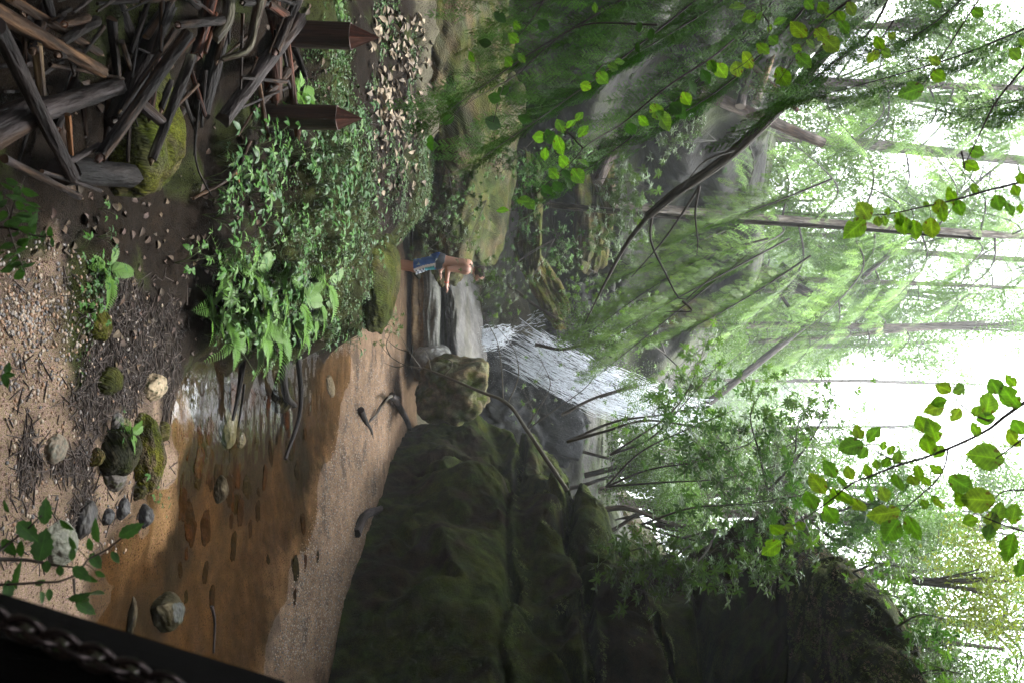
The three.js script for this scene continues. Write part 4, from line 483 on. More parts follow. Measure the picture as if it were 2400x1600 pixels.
function plantAt(proto, name, ix, iy, s, label, cat, group, r, drop = 0) { const { p } = hitFloor(ix, iy), c = proto.clone(); c.name = numbered(name); scene.add(c); tag(c, label, cat, group); c.position.set(p.x, p.y - drop, p.z); c.rotation.set(rr(-.2, .2, r), r() * 6.28, rr(-.2, .2, r)); c.scale.setScalar(s); return c; }
{
  const r = rng(71); let n = 0;
  for (let i = 0; i < 900 && n < 165; i++) { const ix = rr(385, 905, r), iy = rr(270, 805, r), f = fbm(ix * .008, iy * .008, 4, 3); const cut = ix < 470 + (iy < 480 ? (480 - iy) * .1 : 0) ? iy > 500 && iy < 720 && ix > 400 : true; if (!cut || iy < 330 && ix < 560 || (iy > 780 && ix < 440)) continue; if (f < -.12) continue; const k = Math.floor(r() * 8), kind = k < 5 ? 0 : k === 5 ? 1 : 2; plantAt(herbs[k], 'bank_plant', ix, iy, rr(.6, 1.25, r), HERB_OF[kind], 'plant', ['toothed leaf plants on the bank', 'lance leaf plants on the bank', 'round leaf plants on the bank'][kind], r); n++; }
  for (const [ix, iy] of [[190, 680], [210, 730], [235, 640], [160, 700], [225, 490], [230, 555], [175, 590], [330, 1090], [350, 1160], [360, 1175], [250, 1010], [1040, 905], [1050, 930]]) plantAt(herbs[Math.floor(r() * 5)], 'bank_plant', ix, iy, rr(.35, .6, r), 'small seedling plant rooted in bare sand and stones', 'plant', 'seedlings on the sand', r);
}
// ---------------------------------------------------------------- ferns
function frond(L, pairs, droop, seed) { // a curved stalk with toothed leaflets on both sides, one mesh
  const parts = [], r = rng(seed), pt = (s) => V(0, L * s * (1 - .12 * s), -droop * L * s * s), tone = []; parts.push(tube([pt(0), pt(.25), pt(.5), pt(.75), pt(1)], .0035, .001, { rad: 4, seg: 8, color: () => [1, 1, 1] }));
  const pin = blade({ w: .24, rows: 9, fold: .05, curl: .1, teeth: .22, shape: .2 });
  for (let i = 0; i < pairs; i++) { const s = .18 + .82 * i / pairs, l = L * .3 * Math.sin(Math.PI * Math.min(1, .18 + s * .8)) ** .8 * (1 - .25 * s) + .006; for (const q of [-1, 1]) { const dir = V(q, .45 + .5 * s, -.15 + rr(-.1, .1, r)).normalize(), g = pin.clone(); g.applyMatrix4(place(pt(s), quatFrom(dir, V(0, .3, 1)), V(l * 1.1, l, l))); g.setAttribute('color', new THREE.Float32BufferAttribute(new Float32Array(g.attributes.position.count * 3).fill(1), 3)); parts.push(g); } }
  return mergeGeometries(parts);
}
const FROND = [frond(.34, 15, .5, 1), frond(.42, 18, .7, 2), frond(.26, 13, .35, 3)];
function fern(k) { const t = new THREE.Group(), r = rng(300 + k), n = 5 + k * 1; for (let i = 0; i < n; i++) { const a = i / n * 6.28 + rr(-.35, .35, r), m = part('frond', FROND[(i + k) % 3], k % 2 ? LM.fern2 : LM.fern, t); m.quaternion.copy(quatFrom(V(Math.cos(a) * rr(.7, 1.1, r), rr(.5, 1.0, r), Math.sin(a)), V(-Math.cos(a), 1.2, -Math.sin(a)))); m.scale.setScalar(rr(.8, 1.15, r)); } return t; }
const ferns = [0, 1, 2].map(fern);
{
  const r = rng(81), at = [[560, 815], [600, 825], [640, 800], [520, 800], [680, 815], [620, 770], [720, 800], [580, 760], [700, 760], [590, 700], [660, 720], [500, 770], [745, 770], [640, 830], [545, 840], [600, 850], [480, 790], [700, 830], [760, 720]];
  for (const [ix, iy] of at) plantAt(ferns[Math.floor(r() * 3)], 'fern', ix, iy - 62, rr(.8, 1.15, r), 'arching green fern hanging over the edge of the stream', 'fern', 'ferns along the stream edge', r);
  plantAt(ferns[2], 'fern', 245, 630, .55, 'small pale fern on the bare soil slope', 'fern', null, r); plantAt(ferns[0], 'fern', 262, 1012, .42, 'small fern sprouting from the grey domed boulder', 'fern', null, r).position.y += .1;
  plantAt(ferns[0], 'fern', 310, 370, .5, 'lone fern at the foot of the mossy block', 'fern', null, r); plantAt(ferns[1], 'fern', 790, 15, .6, 'little fern growing by the taller post', 'fern', null, r); plantAt(ferns[2], 'fern', 700, 215, .7, 'fern between the two pointed posts', 'fern', null, r);
}
// ---------------------------------------------------------------- ground cover, dead leaves, pebbles
{
  const r = rng(101), ms = [], tint = [], patch = mergeGeometries([0, 1, 2, 3, 4].map((i) => bake4(LEAF.small[0], place(V(Math.cos(i * 1.3) * .012 * i, .006 * i, Math.sin(i * 1.3) * .012 * i), quatFrom(V(Math.cos(i * 2.4), .25, Math.sin(i * 2.4)), V(.1, 1, 0)), .026 - .002 * i))));
  for (let i = 0; i < 24000 && ms.length < 7000; i++) { const x = rr(-4.2, .6, r), z = rr(-13, -4.5, r), [zone] = zoneAt(x, z); const f = fbm(x * 1.3, 41, z * 1.3, 3); if (!(zone === 'moss' ? f > -.16 : zone === 'soil' && z < -6.2 ? f > .02 : false)) continue; const y = onFloor(x, z); if (y < .05) continue; ms.push(place(V(x, y, z), eul(rr(-.5, .5, r), r() * 6.28, rr(-.5, .5, r)), rr(.6, 1.5, r))); const k = rr(.6, 1.3, r); tint.push(rgb(k * rr(.7, 1.3, r), k, k * .9)); }
  tag(instanced('ground_cover', patch, LM.cover, ms, null, tint, 'stuff'), 'carpet of small green leaves over the bank', 'ground cover');
}
{
  const r = rng(111), t = thing('leaf_litter', 'drift of dry pale brown fallen leaves on the shelf beside the posts', 'dead leaves'); let n = 0; const o = hitFloor(930, 200).p; t.position.copy(o);
  for (let i = 0; i < 2000 && n < 290; i++) { const ix = rr(868, 1005, r), iy = rr(30, 470, r), w = Math.abs(ix - (920 + (iy < 200 ? 20 : 0) + (iy - 200) * .02)); if (r() * 75 < w - 18) continue; if (iy > 330 && r() < .55) continue; const h = hitFloor(ix, iy); if (h.d > 14) continue; const m = part('leaf', LEAF.dead[n % 3], LM.dead[Math.floor(r() * 4)], t); m.position.copy(h.p).sub(o).add(V(0, rr(.008, .04, r), 0)); const a = r() * 6.28; m.quaternion.copy(quatFrom(V(Math.cos(a), rr(-.2, .3, r), Math.sin(a)), V(rr(-.5, .5, r), 1, rr(-.1, .8, r)))); m.scale.setScalar(rr(.075, .12, r)); n++; }
  const ms = [], tint = []; for (let i = 0; i < 3000; i++) { const ix = rr(80, 1000, r), iy = rr(0, 900, r), h = hitFloor(ix, iy); if (h.d > 14 || h.p.y < .03) continue; const [z] = zoneAt(h.p.x, h.p.z); if (z === 'sand' || z === 'gravel' || z === 'wet' || (z === 'moss' && r() < .6) || (iy < 420 && ix < 700 && r() < .7) || r() < .8) continue; const a = r() * 6.28; ms.push(place(h.p.clone().add(V(0, .008, 0)), quatFrom(V(Math.cos(a), rr(-.1, .2, r), Math.sin(a)), V(rr(-.4, .4, r), 1, rr(-.2, .5, r))), rr(.03, .075, r))); const k = rr(.14, .45, r); tint.push(rgb(k, k * rr(.7, .95, r), k * rr(.55, .9, r))); }
  tag(instanced('leaf_scatter', LEAF.dead[0], LM.dead[0], ms, null, tint, 'stuff'), 'scattered decaying leaves over soil and stones', 'dead leaves');
}
{ // pebbles in the sand, grit on the gravel bar, dark twig crumbs
  const r = rng(121), peb = boulderGeo(3.1, { detail: 2, sx: 1, sy: .55, sz: .8, rough: .2 }, () => [1, 1, 1]), pm = std({ color: rgb(1, 1, 1), roughness: .6 }), ms = [], tint = [], tones = [[.3, .21, .14], [.24, .21, .185], [.08, .075, .075], [.33, .27, .2], [.25, .14, .075], [.14, .12, .11]];
  const put = (ix, iy, s0, s1) => { const p = G(ix, iy, .1), y = onFloor(p.x, p.z); if (y < -.02) return; const s = rr(s0, s1, r); ms.push(place(V(p.x, y + s * .15, p.z), eul(0, r() * 6.28, rr(-.3, .3, r)), s)); const c = tones[Math.floor(r() * 6)]; tint.push(rgb(...c)); };
  for (let i = 0; i < 1000; i++) { const a = r() * 6.28, q = r(); put(50 + Math.cos(a) * q * 190, 755 + Math.sin(a) * q * 190, .003, .013); }
  for (let i = 0; i < 500; i++) put(rr(0, 350, r), rr(650, 1300, r), .003, .014);
  for (let i = 0; i < 9000; i++) { const t = r(), iy = lerp(840, 1560, t), c = lerp(900, 700, t); put(c + rr(-45, 70, r), iy + rr(-30, 30, r), .003, .012); }
  tag(instanced('pebbles', peb, pm, ms, null, tint, 'stuff'), 'mixed small pebbles and grit lying on the sand', 'pebbles');
  const crumb = new THREE.CylinderGeometry(.0028, .002, .09, 5); crumb.rotateZ(Math.PI / 2); const cs = [], ct = []; for (let i = 0; i < 5200; i++) { const ix = rr(0, 440, r), iy = rr(640, 1330, r), p = G(ix, iy, .1), [z] = zoneAt(p.x, p.z); if (!(z === 'debris' || r() < .1)) continue; const y = onFloor(p.x, p.z); if (y < 0) continue; cs.push(place(V(p.x, y + .004, p.z), eul(0, r() * 6.28, rr(-.25, .25, r)), V(rr(.3, 1.7, r), rr(.6, 2, r), 1))); const k = rr(.4, 2, r); ct.push(rgb(.05 * k, .038 * k, .032 * k)); }
  tag(instanced('twig_debris', crumb, std({ color: rgb(1, 1, 1) }), cs, null, ct, 'stuff'), 'dark broken twigs and bark bits strewn on wet sand', 'debris');
}

// ---------------------------------------------------------------- conifer sprays, leaf clumps
function sprayGeo(seed, twigs = 9, per = 7, fat = 1) { // a flat needle spray, one unit long, along +y, facing +z
  const pos = [], uv = [], idx = [], r = rng(seed);
  const needle = (p, d, l, w) => { const q = pos.length / 3, s = V(d.y, -d.x, 0).multiplyScalar(w), z = rr(-.02, .02, r); const a = [p.clone().add(s), p.clone().sub(s), p.clone().addScaledVector(d, l).addScaledVector(s, -.6), p.clone().addScaledVector(d, l).addScaledVector(s, .6)]; a.forEach((v, i) => { pos.push(v.x, v.y, v.z + (i > 1 ? z : 0)); uv.push(.5, .5); }); idx.push(q, q + 1, q + 2, q, q + 2, q + 3); };
  const row = (a, b, n, l) => { const d = b.clone().sub(a), u = d.clone().normalize(); needle(a, u, d.length(), .006 * fat); for (let i = 0; i < n; i++) { const p = a.clone().addScaledVector(d, (i + .5) / n); for (const s of [-1, 1]) { const ang = s * rr(.7, 1.15, r), v = V(u.x * Math.cos(ang) - u.y * Math.sin(ang), u.x * Math.sin(ang) + u.y * Math.cos(ang), rr(-.25, .15, r)); needle(p, v.normalize(), l * rr(.75, 1.15, r), .0085 * fat); } } };
  const bend = (t) => V(.06 * Math.sin(t * 3 + seed), t, -.18 * t * t); for (let i = 0; i < 5; i++) row(bend(i / 5), bend((i + 1) / 5), 4, .055);
  for (let i = 0; i < twigs; i++) { const t = .06 + .86 * i / twigs, l = (.42 * (1 - t) + .1) * rr(.75, 1.15, r); for (const s of [-1, 1]) { const b = bend(t + rr(-.02, .02, r)), d = V(s * .78, .62, -.12 + rr(-.12, .1, r)).normalize(); row(b, b.clone().addScaledVector(d, l), per, .055); } }
  return geom(pos, idx, uv);
}
const SPRAY = [sprayGeo(1, 7, 6, 1.05), sprayGeo(2, 7, 6, 1.05), sprayGeo(3, 7, 6, 1.05)], FARSPRAY = [sprayGeo(4, 5, 4, 1.15), sprayGeo(5, 5, 4, 1.15)];
function clumpGeo(seed, n, form, size, spread) { const r = rng(seed), gs = []; for (let i = 0; i < n; i++) { const p = rand3(r).multiplyScalar(spread), d = rand3(r); d.y = d.y * .5 - .2; gs.push(bake4(form, place(p, quatFrom(d, V(rr(-.6, .6, r), 1, rr(-.6, .6, r))), size * rr(.7, 1.2, r)))); } return mergeGeometries(gs); }
const simple = blade({ w: .5, rows: 3, fold: .12, curl: .15 }), CLUMP = [clumpGeo(1, 34, simple, .085, .3), clumpGeo(2, 30, simple, .095, .34), clumpGeo(3, 38, simple, .075, .28)];
function whorlGeo(seed, n, L) { const r = rng(seed), gs = []; for (let i = 0; i < n; i++) { const a = i / n * 6.28 + rr(-.2, .2, r), d = V(Math.cos(a), rr(-.35, .35, r), Math.sin(a)); gs.push(bake4(LEAF.lance[i % 2], place(V(0, rr(-.02, .02, r), 0), quatFrom(d, V(-d.x * .3, 1, -d.z * .3)), L * rr(.75, 1.1, r)))); } return mergeGeometries(gs); }
const WHORL = [whorlGeo(1, 8, .1), whorlGeo(2, 6, .115), whorlGeo(3, 9, .085)];
const trunkTone = (a, b) => barkTone(a, b, .05), TRUNK = [.1, .085, .07], TRUNK2 = [.16, .14, .12], DKTRUNK = [.045, .038, .032];
let formTurn = 0;
const inst3 = (name, forms, mat, lists, parent, tints) => instanced(name, forms[formTurn++ % forms.length], mat, lists.flat(), parent, tints && tints.flat(), 'stuff');

// a drooping bough with side shoots hung with sprays; fills wood[] and lists[]
function bough(path, r0, opt, wood, lists, r) {
  const c = new THREE.CatmullRomCurve3(path, false, 'centripetal'), L = c.getLength(); wood.push(tube(path, r0, r0 * .2, { rad: 5, seg: 14, rough: .12, seed: path[0].x, color: () => opt.tone || DKTRUNK }));
  const n = Math.max(3, Math.round(L / opt.step));
  for (let i = 0; i <= n; i++) {
    const s = opt.from + (1 - opt.from) * i / n, p = c.getPointAt(s), t = c.getTangentAt(s), side = new THREE.Vector3().crossVectors(t, UPV).normalize();
    for (const q of [-1, 1]) {
      const l = opt.side * (1.05 - .75 * s) * rr(.6, 1.15, r), d = t.clone().multiplyScalar(.75).addScaledVector(side, q).add(V(0, -opt.droop + rr(-.2, .2, r), 0)).normalize(), m = Math.max(1, Math.round(l / (opt.size * .55))), e = p.clone().addScaledVector(d, l).add(V(0, -l * opt.droop * .5, 0)); if (l > .25 && wood.length < 260) wood.push(tube([p, e], r0 * .16, r0 * .06, { rad: 3, seg: 2, rough: 0, color: () => opt.tone || DKTRUNK }));
      for (let k = 0; k <= m; k++) { const h = k / m, at = p.clone().lerp(e, h), dir = d.clone().addScaledVector(side, (k % 2 ? 1 : -1) * .5 * (1 - h)).add(V(rr(-.15, .15, r), -.15 - opt.droop * h + rr(-.15, .15, r), rr(-.15, .15, r))).normalize(); lists[Math.floor(r() * lists.length)].push(place(at, quatFrom(dir, V(rr(-.3, .3, r), 1, rr(-.3, .3, r))), V(.66, 1, 1).multiplyScalar(opt.size * rr(.7, 1.35, r)))); }
    }
  }
}
const tintsFor = (lists, r, spread = .5, yellow = .35) => lists.map((l) => l.map(() => { const k = 1 + rr(-spread, spread, r), y = rr(0, yellow, r); return rgb(k * (1 + y), k * (1 + y * .5), k * (1 - y)); }));
function conifer(label, base, top, r0, boughs, opt, group) {
  const t = thing('hemlock_tree', label, 'tree', group); t.position.copy(base); const r = rng(opt.seed), wood = [], lists = (opt.far ? FARSPRAY : SPRAY).map(() => []), axis = top.clone().sub(base);
  part('trunk', tube([V(0, 0, 0), axis.clone().multiplyScalar(.35).add(V(.05, 0, .05)), axis.clone().multiplyScalar(.7), axis], r0, r0 * .35, { rad: 12, seg: 40, rough: .08, seed: opt.seed, color: trunkTone(opt.bark || TRUNK, opt.bark2 || TRUNK2) }), MAT.bark, t);
  for (const b of boughs) bough(b.map((v) => v.clone().sub(base)), opt.limb || .03, { step: .16, side: .7, droop: .35, size: .22, from: .15, ...opt }, wood, lists, r);
  if (wood.length) part('limb', mergeGeometries(wood), std({ vertexColors: true }), t); inst3('crown', opt.far ? FARSPRAY : SPRAY, opt.mat || LM.hemlock, lists, t, tintsFor(lists, r)); return t;
}
function autoBoughs(base, top, from, n, len, droop, seed, spin = 0) { const r = rng(seed), out = []; for (let i = 0; i < n; i++) { const s = from + (1 - from) * i / n, p = base.clone().lerp(top, s), a = i * 2.4 + spin, l = len * (1 - .55 * s) * rr(.7, 1.15, r), d = V(Math.cos(a), 0, Math.sin(a)); out.push([p, p.clone().addScaledVector(d, l * .4).add(V(0, l * .08, 0)), p.clone().addScaledVector(d, l * .8).add(V(0, -l * droop * .5, 0)), p.clone().addScaledVector(d, l).add(V(0, -l * droop, 0))]); } return out; }
// the hemlock whose boughs hang in close by, its trunk just out of view
const B = (...pts) => pts.map(([x, y, d]) => P(x, y, d));
conifer('dark hemlock with boughs sweeping down past the leaf covered shelf', V(-3.3, .7, -5.2), V(-3.1, 12, -5.4), .2, [B([1900, -260, 5.6], [1700, -60, 5.3], [1400, 180, 5.1], [1130, 370, 5.0]), B([2000, -240, 5.6], [1780, 40, 5.2], [1520, 290, 5.0], [1330, 430, 4.9]), B([1750, -240, 5.5], [1500, -30, 5.3], [1250, 120, 5.2], [1050, 260, 5.2]), B([1600, -220, 5.8], [1350, -40, 5.6], [1150, 60, 5.5]), B([1950, -240, 5.8], [1720, -20, 5.6], [1500, 120, 5.5], [1300, 230, 5.5]), B([2050, -200, 5.2], [1850, 60, 5.0], [1700, 200, 4.9], [1540, 300, 4.8]), B([2150, -200, 5.0], [2050, 60, 4.8], [1950, 150, 4.7], [1830, 250, 4.6])], { seed: 401, step: .12, side: .6, size: .21, droop: .3, limb: .012, mat: LM.hemlock }, 'hemlock trees');
conifer('hemlock limb tips dangling dark sprays in front of the sky', V(-2.9, 1, -3.2), V(-2.7, 12, -3.4), .14, [B([2700, -60, 4.2], [2420, 60, 4], [2250, 130, 3.9], [2050, 190, 3.8], [1900, 230, 3.8]), B([2500, -200, 4.2], [2300, -40, 4], [2150, 80, 3.9], [2010, 130, 3.9]), B([2750, 100, 4.2], [2500, 190, 4.1], [2370, 240, 4.0], [2260, 260, 4.0]), B([2300, -260, 4.2], [2100, -80, 4.0], [1960, 20, 3.9])], { seed: 402, step: .1, side: .36, size: .16, droop: .25, limb: .008, mat: LM.hemlock }, 'hemlock trees');
{ // a long bare limb slanting down across the hollow, hung with hazy foliage at its end
  const t = thing('leaning_tree', 'slanting bare limb with forking twigs hanging over the dim hollow', 'tree'), pts = B([2300, -200, 8], [1960, 92, 8.7], [1830, 250, 9], [1690, 380, 9.4], [1580, 455, 9.7], [1520, 505, 10]), o = pts[0]; t.position.copy(o); const lo = (a) => a.map((v) => v.clone().sub(o)), tw = [[[1520, 505, 10], [1470, 570, 10.3], [1420, 660, 10.8], [1370, 760, 11.2]], [[1530, 500, 10], [1525, 560, 10], [1560, 640, 10], [1600, 705, 10], [1628, 685, 10], [1690, 630, 10]], [[1640, 436, 9.5], [1600, 500, 9.6], [1550, 570, 9.8], [1480, 650, 10]], [[1640, 436, 9.5], [1630, 500, 9.5], [1636, 570, 9.5], [1633, 600, 9.5]], [[1600, 705, 10], [1622, 728, 10], [1560, 730, 10]], [[1830, 250, 9], [1760, 300, 9], [1700, 312, 9]], [[1720, 352, 9.2], [1650, 380, 9.2], [1600, 440, 9.3]]];
  part('trunk', tube(lo(pts), .08, .05, { rad: 12, seg: 50, rough: .1, seed: 9, color: barkTone([.06, .05, .035], [.11, .1, .075], .1) }), MAT.bark, t);
  part('twig', mergeGeometries(tw.map((w, i) => tube(lo(B(...w)), i ? .017 : .035, .005, { rad: 6, seg: 16, seed: i, color: () => [.05, .042, .034] }))), std({ vertexColors: true }), t);
}
conifer('hazy drooping hemlock curtain hanging before the cascade', P(1285, 480, 18.3), P(2300, 560, 14.6), .07, [B([1850, 560, 12.5], [1700, 640, 12], [1550, 720, 11.8], [1420, 800, 11.8]), B([1800, 560, 12.5], [1660, 600, 12.2], [1520, 680, 12], [1380, 780, 12]), B([1750, 600, 12.3], [1600, 720, 12], [1500, 800, 12], [1400, 880, 12]), B([1900, 600, 12.6], [1780, 680, 12.4], [1640, 760, 12.2], [1560, 800, 12.2]), B([1700, 540, 12.8], [1560, 600, 12.4], [1440, 660, 12.3]), B([1850, 470, 12.5], [1720, 500, 12.3], [1600, 560, 12.2]), B([1950, 420, 12.5], [1800, 480, 12.3], [1690, 520, 12.3])], { seed: 403, step: .15, side: .6, size: .24, droop: .5, limb: .018, mat: LM.hemlock2, bark: [.08, .07, .06] }, 'hemlock trees');
// straight trunks farther off
const rooted = (b, t) => { const p = P(...b), q = P(...t), y = inGorge(p.x, p.z) > -1.2 ? p.y : Math.min(p.y, hillY(p.x, p.z) - .3); const k = (y - p.y) / (q.y - p.y); return p.addScaledVector(q.clone().sub(p), k); };
const farTree = (label, b, t, r, n, len, seed, opt = {}) => conifer(label, rooted(b, t), P(...t), r, autoBoughs(P(...b), P(...t), opt.start ?? .3, n, len, .45, seed, seed), { seed, step: .24, side: 1.15, size: .45, droop: .4, limb: .03, far: true, mat: LM.hemlock2, ...opt }, 'hemlock trees');
farTree('tall straight pale trunked hemlock rising from the hollow rim', [1440, 484, 21], [2900, 590, 23], .15, 34, 3.6, 411, { bark: [.17, .15, .13], bark2: [.26, .24, .21], start: .18 });
farTree('grey trunked hemlock high on the rim beside the sky gap', [1700, 300, 28], [3000, 440, 28], .24, 28, 4.2, 412, { bark: [.17, .16, .15], start: .3 });
farTree('distant hemlock standing alone against the haze', [1750, 560, 36], [2800, 640, 36], .2, 30, 4.4, 413, { start: .2 });
farTree('leaning dark hemlock crossing the sky gap', [1640, 960, 27], [2350, 380, 28], .13, 14, 3.4, 414, { bark: [.05, .045, .04], bark2: [.08, .07, .06], start: .45 });
farTree('feathery hemlock on the far slope behind the waterfall', [1600, 640, 32], [2500, 680, 33], .15, 32, 2.8, 415, { start: .1 });
farTree('slender hemlock at the edge of the rim above the timbers', [1700, 180, 24], [2800, 220, 24], .14, 30, 3.6, 416, { start: .15 });
farTree('hemlock leaning out above the rock column', [1650, 760, 29], [2150, 770, 30], .14, 16, 2, 417, { start: .05 });

// broadleaf crowns: leaf clumps through the crown's volume on forking limbs
function broadleaf(label, ix, iy, d, rad, [mat, n, tone], seed, group = 'broadleaf trees beyond the gorge', foot) {
  const t = thing('broadleaf_tree', label, 'tree', group), r = rng(seed), c = P(ix, iy, d), bx = c.x + rr(-1, 1, r), bz = c.z - .8, b = foot || V(bx, inGorge(bx, bz) > -1.2 ? Math.max(0, c.y - rad * 2.4) : Math.min(c.y - rad, hillY(bx, bz) - .3), bz); t.position.copy(b); const o = c.clone().sub(b), lists = [[], [], []], wood = [];
  part('trunk', tube([V(0, 0, 0), o.clone().multiplyScalar(.4).add(V(rr(-.3, .3, r), 0, 0)), o.clone().multiplyScalar(.8), o.clone().add(V(0, rad * .5, 0))], rad * .07, rad * .02, { rad: 9, seg: 20, seed, color: trunkTone(TRUNK, TRUNK2) }), MAT.bark, t);
  const lobes = []; for (let i = 0; i < 9; i++) { const q = rand3(r).normalize().multiplyScalar(rad * rr(.35, .8, r)); q.y *= .75; lobes.push([o.clone().add(q), rad * rr(.3, .5, r)]); wood.push(tube([o.clone().multiplyScalar(rr(.55, .95, r)), o.clone().addScaledVector(q, .5).add(V(0, .1, 0)), o.clone().add(q)], rad * .022, rad * .005, { rad: 5, seg: 8, seed: i, color: () => [.07, .06, .05] })); }
  for (let i = 0; i < n; i++) { const [p, q] = lobes[i % 9], v = rand3(r); if (v.length() > 1) v.normalize(); lists[i % 3].push(place(p.clone().addScaledVector(v, q), eul(r() * 6.28, r() * 6.28, r() * 6.28), rr(.7, 1.3, r) * (tone || 1))); }
  part('limb', mergeGeometries(wood), std({ vertexColors: true }), t); inst3('crown', CLUMP, mat, lists, t, tintsFor(lists, r, .3, .3)); return t;
}
[['light green tree on the slope above the waterfall', 1720, 1110, 27, 1.4, [LM.maple, 170, 1]], ['pale hazy tree behind the feathery hemlock', 1800, 760, 38, 3, [LM.birch, 260, 1.6]], ['round topped tree glowing beside the sky gap', 2000, 700, 42, 3.2, [LM.maple, 260, 1.7]], ['thin crowned tree above the timbers', 1960, 330, 34, 2.8, [LM.birch, 230, 1.5]], ['bushy tree filling the rim beyond the limb', 2080, 180, 30, 2.8, [LM.maple, 260, 1.3]], ['leafy treetop over the hemlock tips', 2330, 240, 32, 3.2, [LM.birch, 260, 1.5]], ['tree with airy crown in the haze', 2230, 690, 40, 2.8, [LM.birch, 150, 1.6]], ['spreading tree over the mossy brow', 2160, 1330, 19, 1.9, [LM.birch, 330, .9]], ['yellowing tree growing above the mossy brow', 2310, 1360, 14, 1.1, [LM.yellow, 130, .7]], ['tall leafy tree behind the yellowing tree', 2370, 1240, 26, 2.6, [LM.maple, 260, 1.2]], ['dense green tree at the top of the cliff', 2250, 1520, 15, 1.5, [LM.birch, 300, .8]], ['dark leafy tree rooted over the hollow', 2080, 1230, 21, 1.6, [LM.laurel2, 260, .9]], ['young tree leaning over the cliff ledge', 1880, 1130, 22, 1.6, [LM.birch, 230, .9]], ['fresh green tree catching the light past the cascade', 1790, 790, 34, 2.0, [LM.maple, 170, 1.4]], ['faint tree in the bright mist', 1900, 720, 48, 3, [LM.birch, 110, 1.9]], ['slim tree above the shrubs by the sky gap', 2090, 1150, 28, 1.6, [LM.birch, 130, 1.1]], ['overhanging treetop with small dark leaves', 2360, 760, 29, 1.7, [LM.laurel2, 70, .9]], ['tree leaning in from the high rim', 2430, 760, 31, 1.8, [LM.maple, 120, 1]], ['broad hazy tree on the far rim', 1700, 560, 34, 2.4, [LM.birch, 200, 1.4]], ['shaded tree at the rim beside the tall hemlock', 1780, 100, 22, 2, [LM.hazel, 260, 1]], ['leafy tree filling the gap behind the ledge laurels', 1650, 1120, 24, 1.9, [LM.birch, 330, 1]], ['bright tree seen through the ledge laurels', 1830, 1100, 30, 1.8, [LM.maple, 240, 1.2]], ['shaded tree behind the spreading tree', 1900, 1330, 22, 2, [LM.birch, 330, 1]], ['leafy bough tree above the cliff top', 2380, 1480, 18, 1.9, [LM.maple, 260, .9]], ['thick bush behind the arched laurel stems', 1500, 1100, 20, 1.0, [LM.birch, 210, .7]], ['bush on the wall behind the cliff nose', 1560, 1190, 19, 1.0, [LM.laurel2, 210, .7]], ['bush growing beside the upper cascade', 1490, 1090, 21.5, .8, [LM.maple, 150, .7]], ['leafy bush above the cliff nose', 1640, 1080, 20, 1.1, [LM.birch, 230, .7]], ['bush filling the corner under the ledge laurels', 1640, 1230, 16.5, 1.0, [LM.laurel2, 240, .7]], ['pale tree standing in the misty gap', 2150, 500, 38, 2.4, [LM.maple, 150, 1.5]], ['faint treetop near the slim twig', 2300, 540, 42, 2.6, [LM.birch, 130, 1.6]], ['airy tree by the pale trunk', 2020, 560, 34, 2.2, [LM.maple, 170, 1.3]], ['bright bush on the slope beyond the opening', 1860, 470, 30, 2, [LM.maple, 190, 1.2]], ['pale crown drifting into the sky gap', 2180, 800, 44, 2.4, [LM.maple, 110, 1.5]], ['thin pale crown beside the drifting crown', 2060, 770, 40, 2.0, [LM.birch, 120, 1.4]], ['light bush screening the upper cascade', 1420, 800, 17.5, .6, [LM.maple, 60, .5]], ['light bush screening the dark wet step', 1340, 770, 17.5, .55, [LM.maple, 55, .5]], ['sparse bush below the upper cascade', 1480, 900, 18, .6, [LM.maple, 50, .5]], ['sparse pale treetop at the edge of the sky gap', 1950, 800, 52, 2.6, [LM.maple, 90, 1.7]], ['feathery pale crown over the ledge laurels', 2010, 1040, 46, 2.2, [LM.birch, 80, 1.6]], ['wispy crown high in the sky gap', 2260, 900, 50, 2.2, [LM.maple, 60, 1.5]], ['hazy crown beyond the wispy crown', 2160, 1000, 54, 2.2, [LM.birch, 60, 1.5]], ['rounded bush on the rim under the tall hemlock', 1690, 420, 25, 1.1, [LM.hazel, 130, .8]], ['bush spilling over the rim by the timbers', 1720, 330, 23, 1, [LM.birch, 130, .8]], ['low bush crowning the rock column', 1690, 760, 24, 1.1, [LM.maple, 130, .8]], ['dense bush on the rim in the mist', 1710, 650, 26, 1.1, [LM.birch, 150, .8]], ['rim bush beside the thick fallen trunk', 1640, 120, 19, .9, [LM.hazel, 150, .7]], ['tangle of a tree above the rim wall', 2200, 60, 22, 2, [LM.birch, 260, 1]]]
  .forEach(([l, x, y, d, q, k], i) => broadleaf(l, x, y, d, q, k, 500 + i));
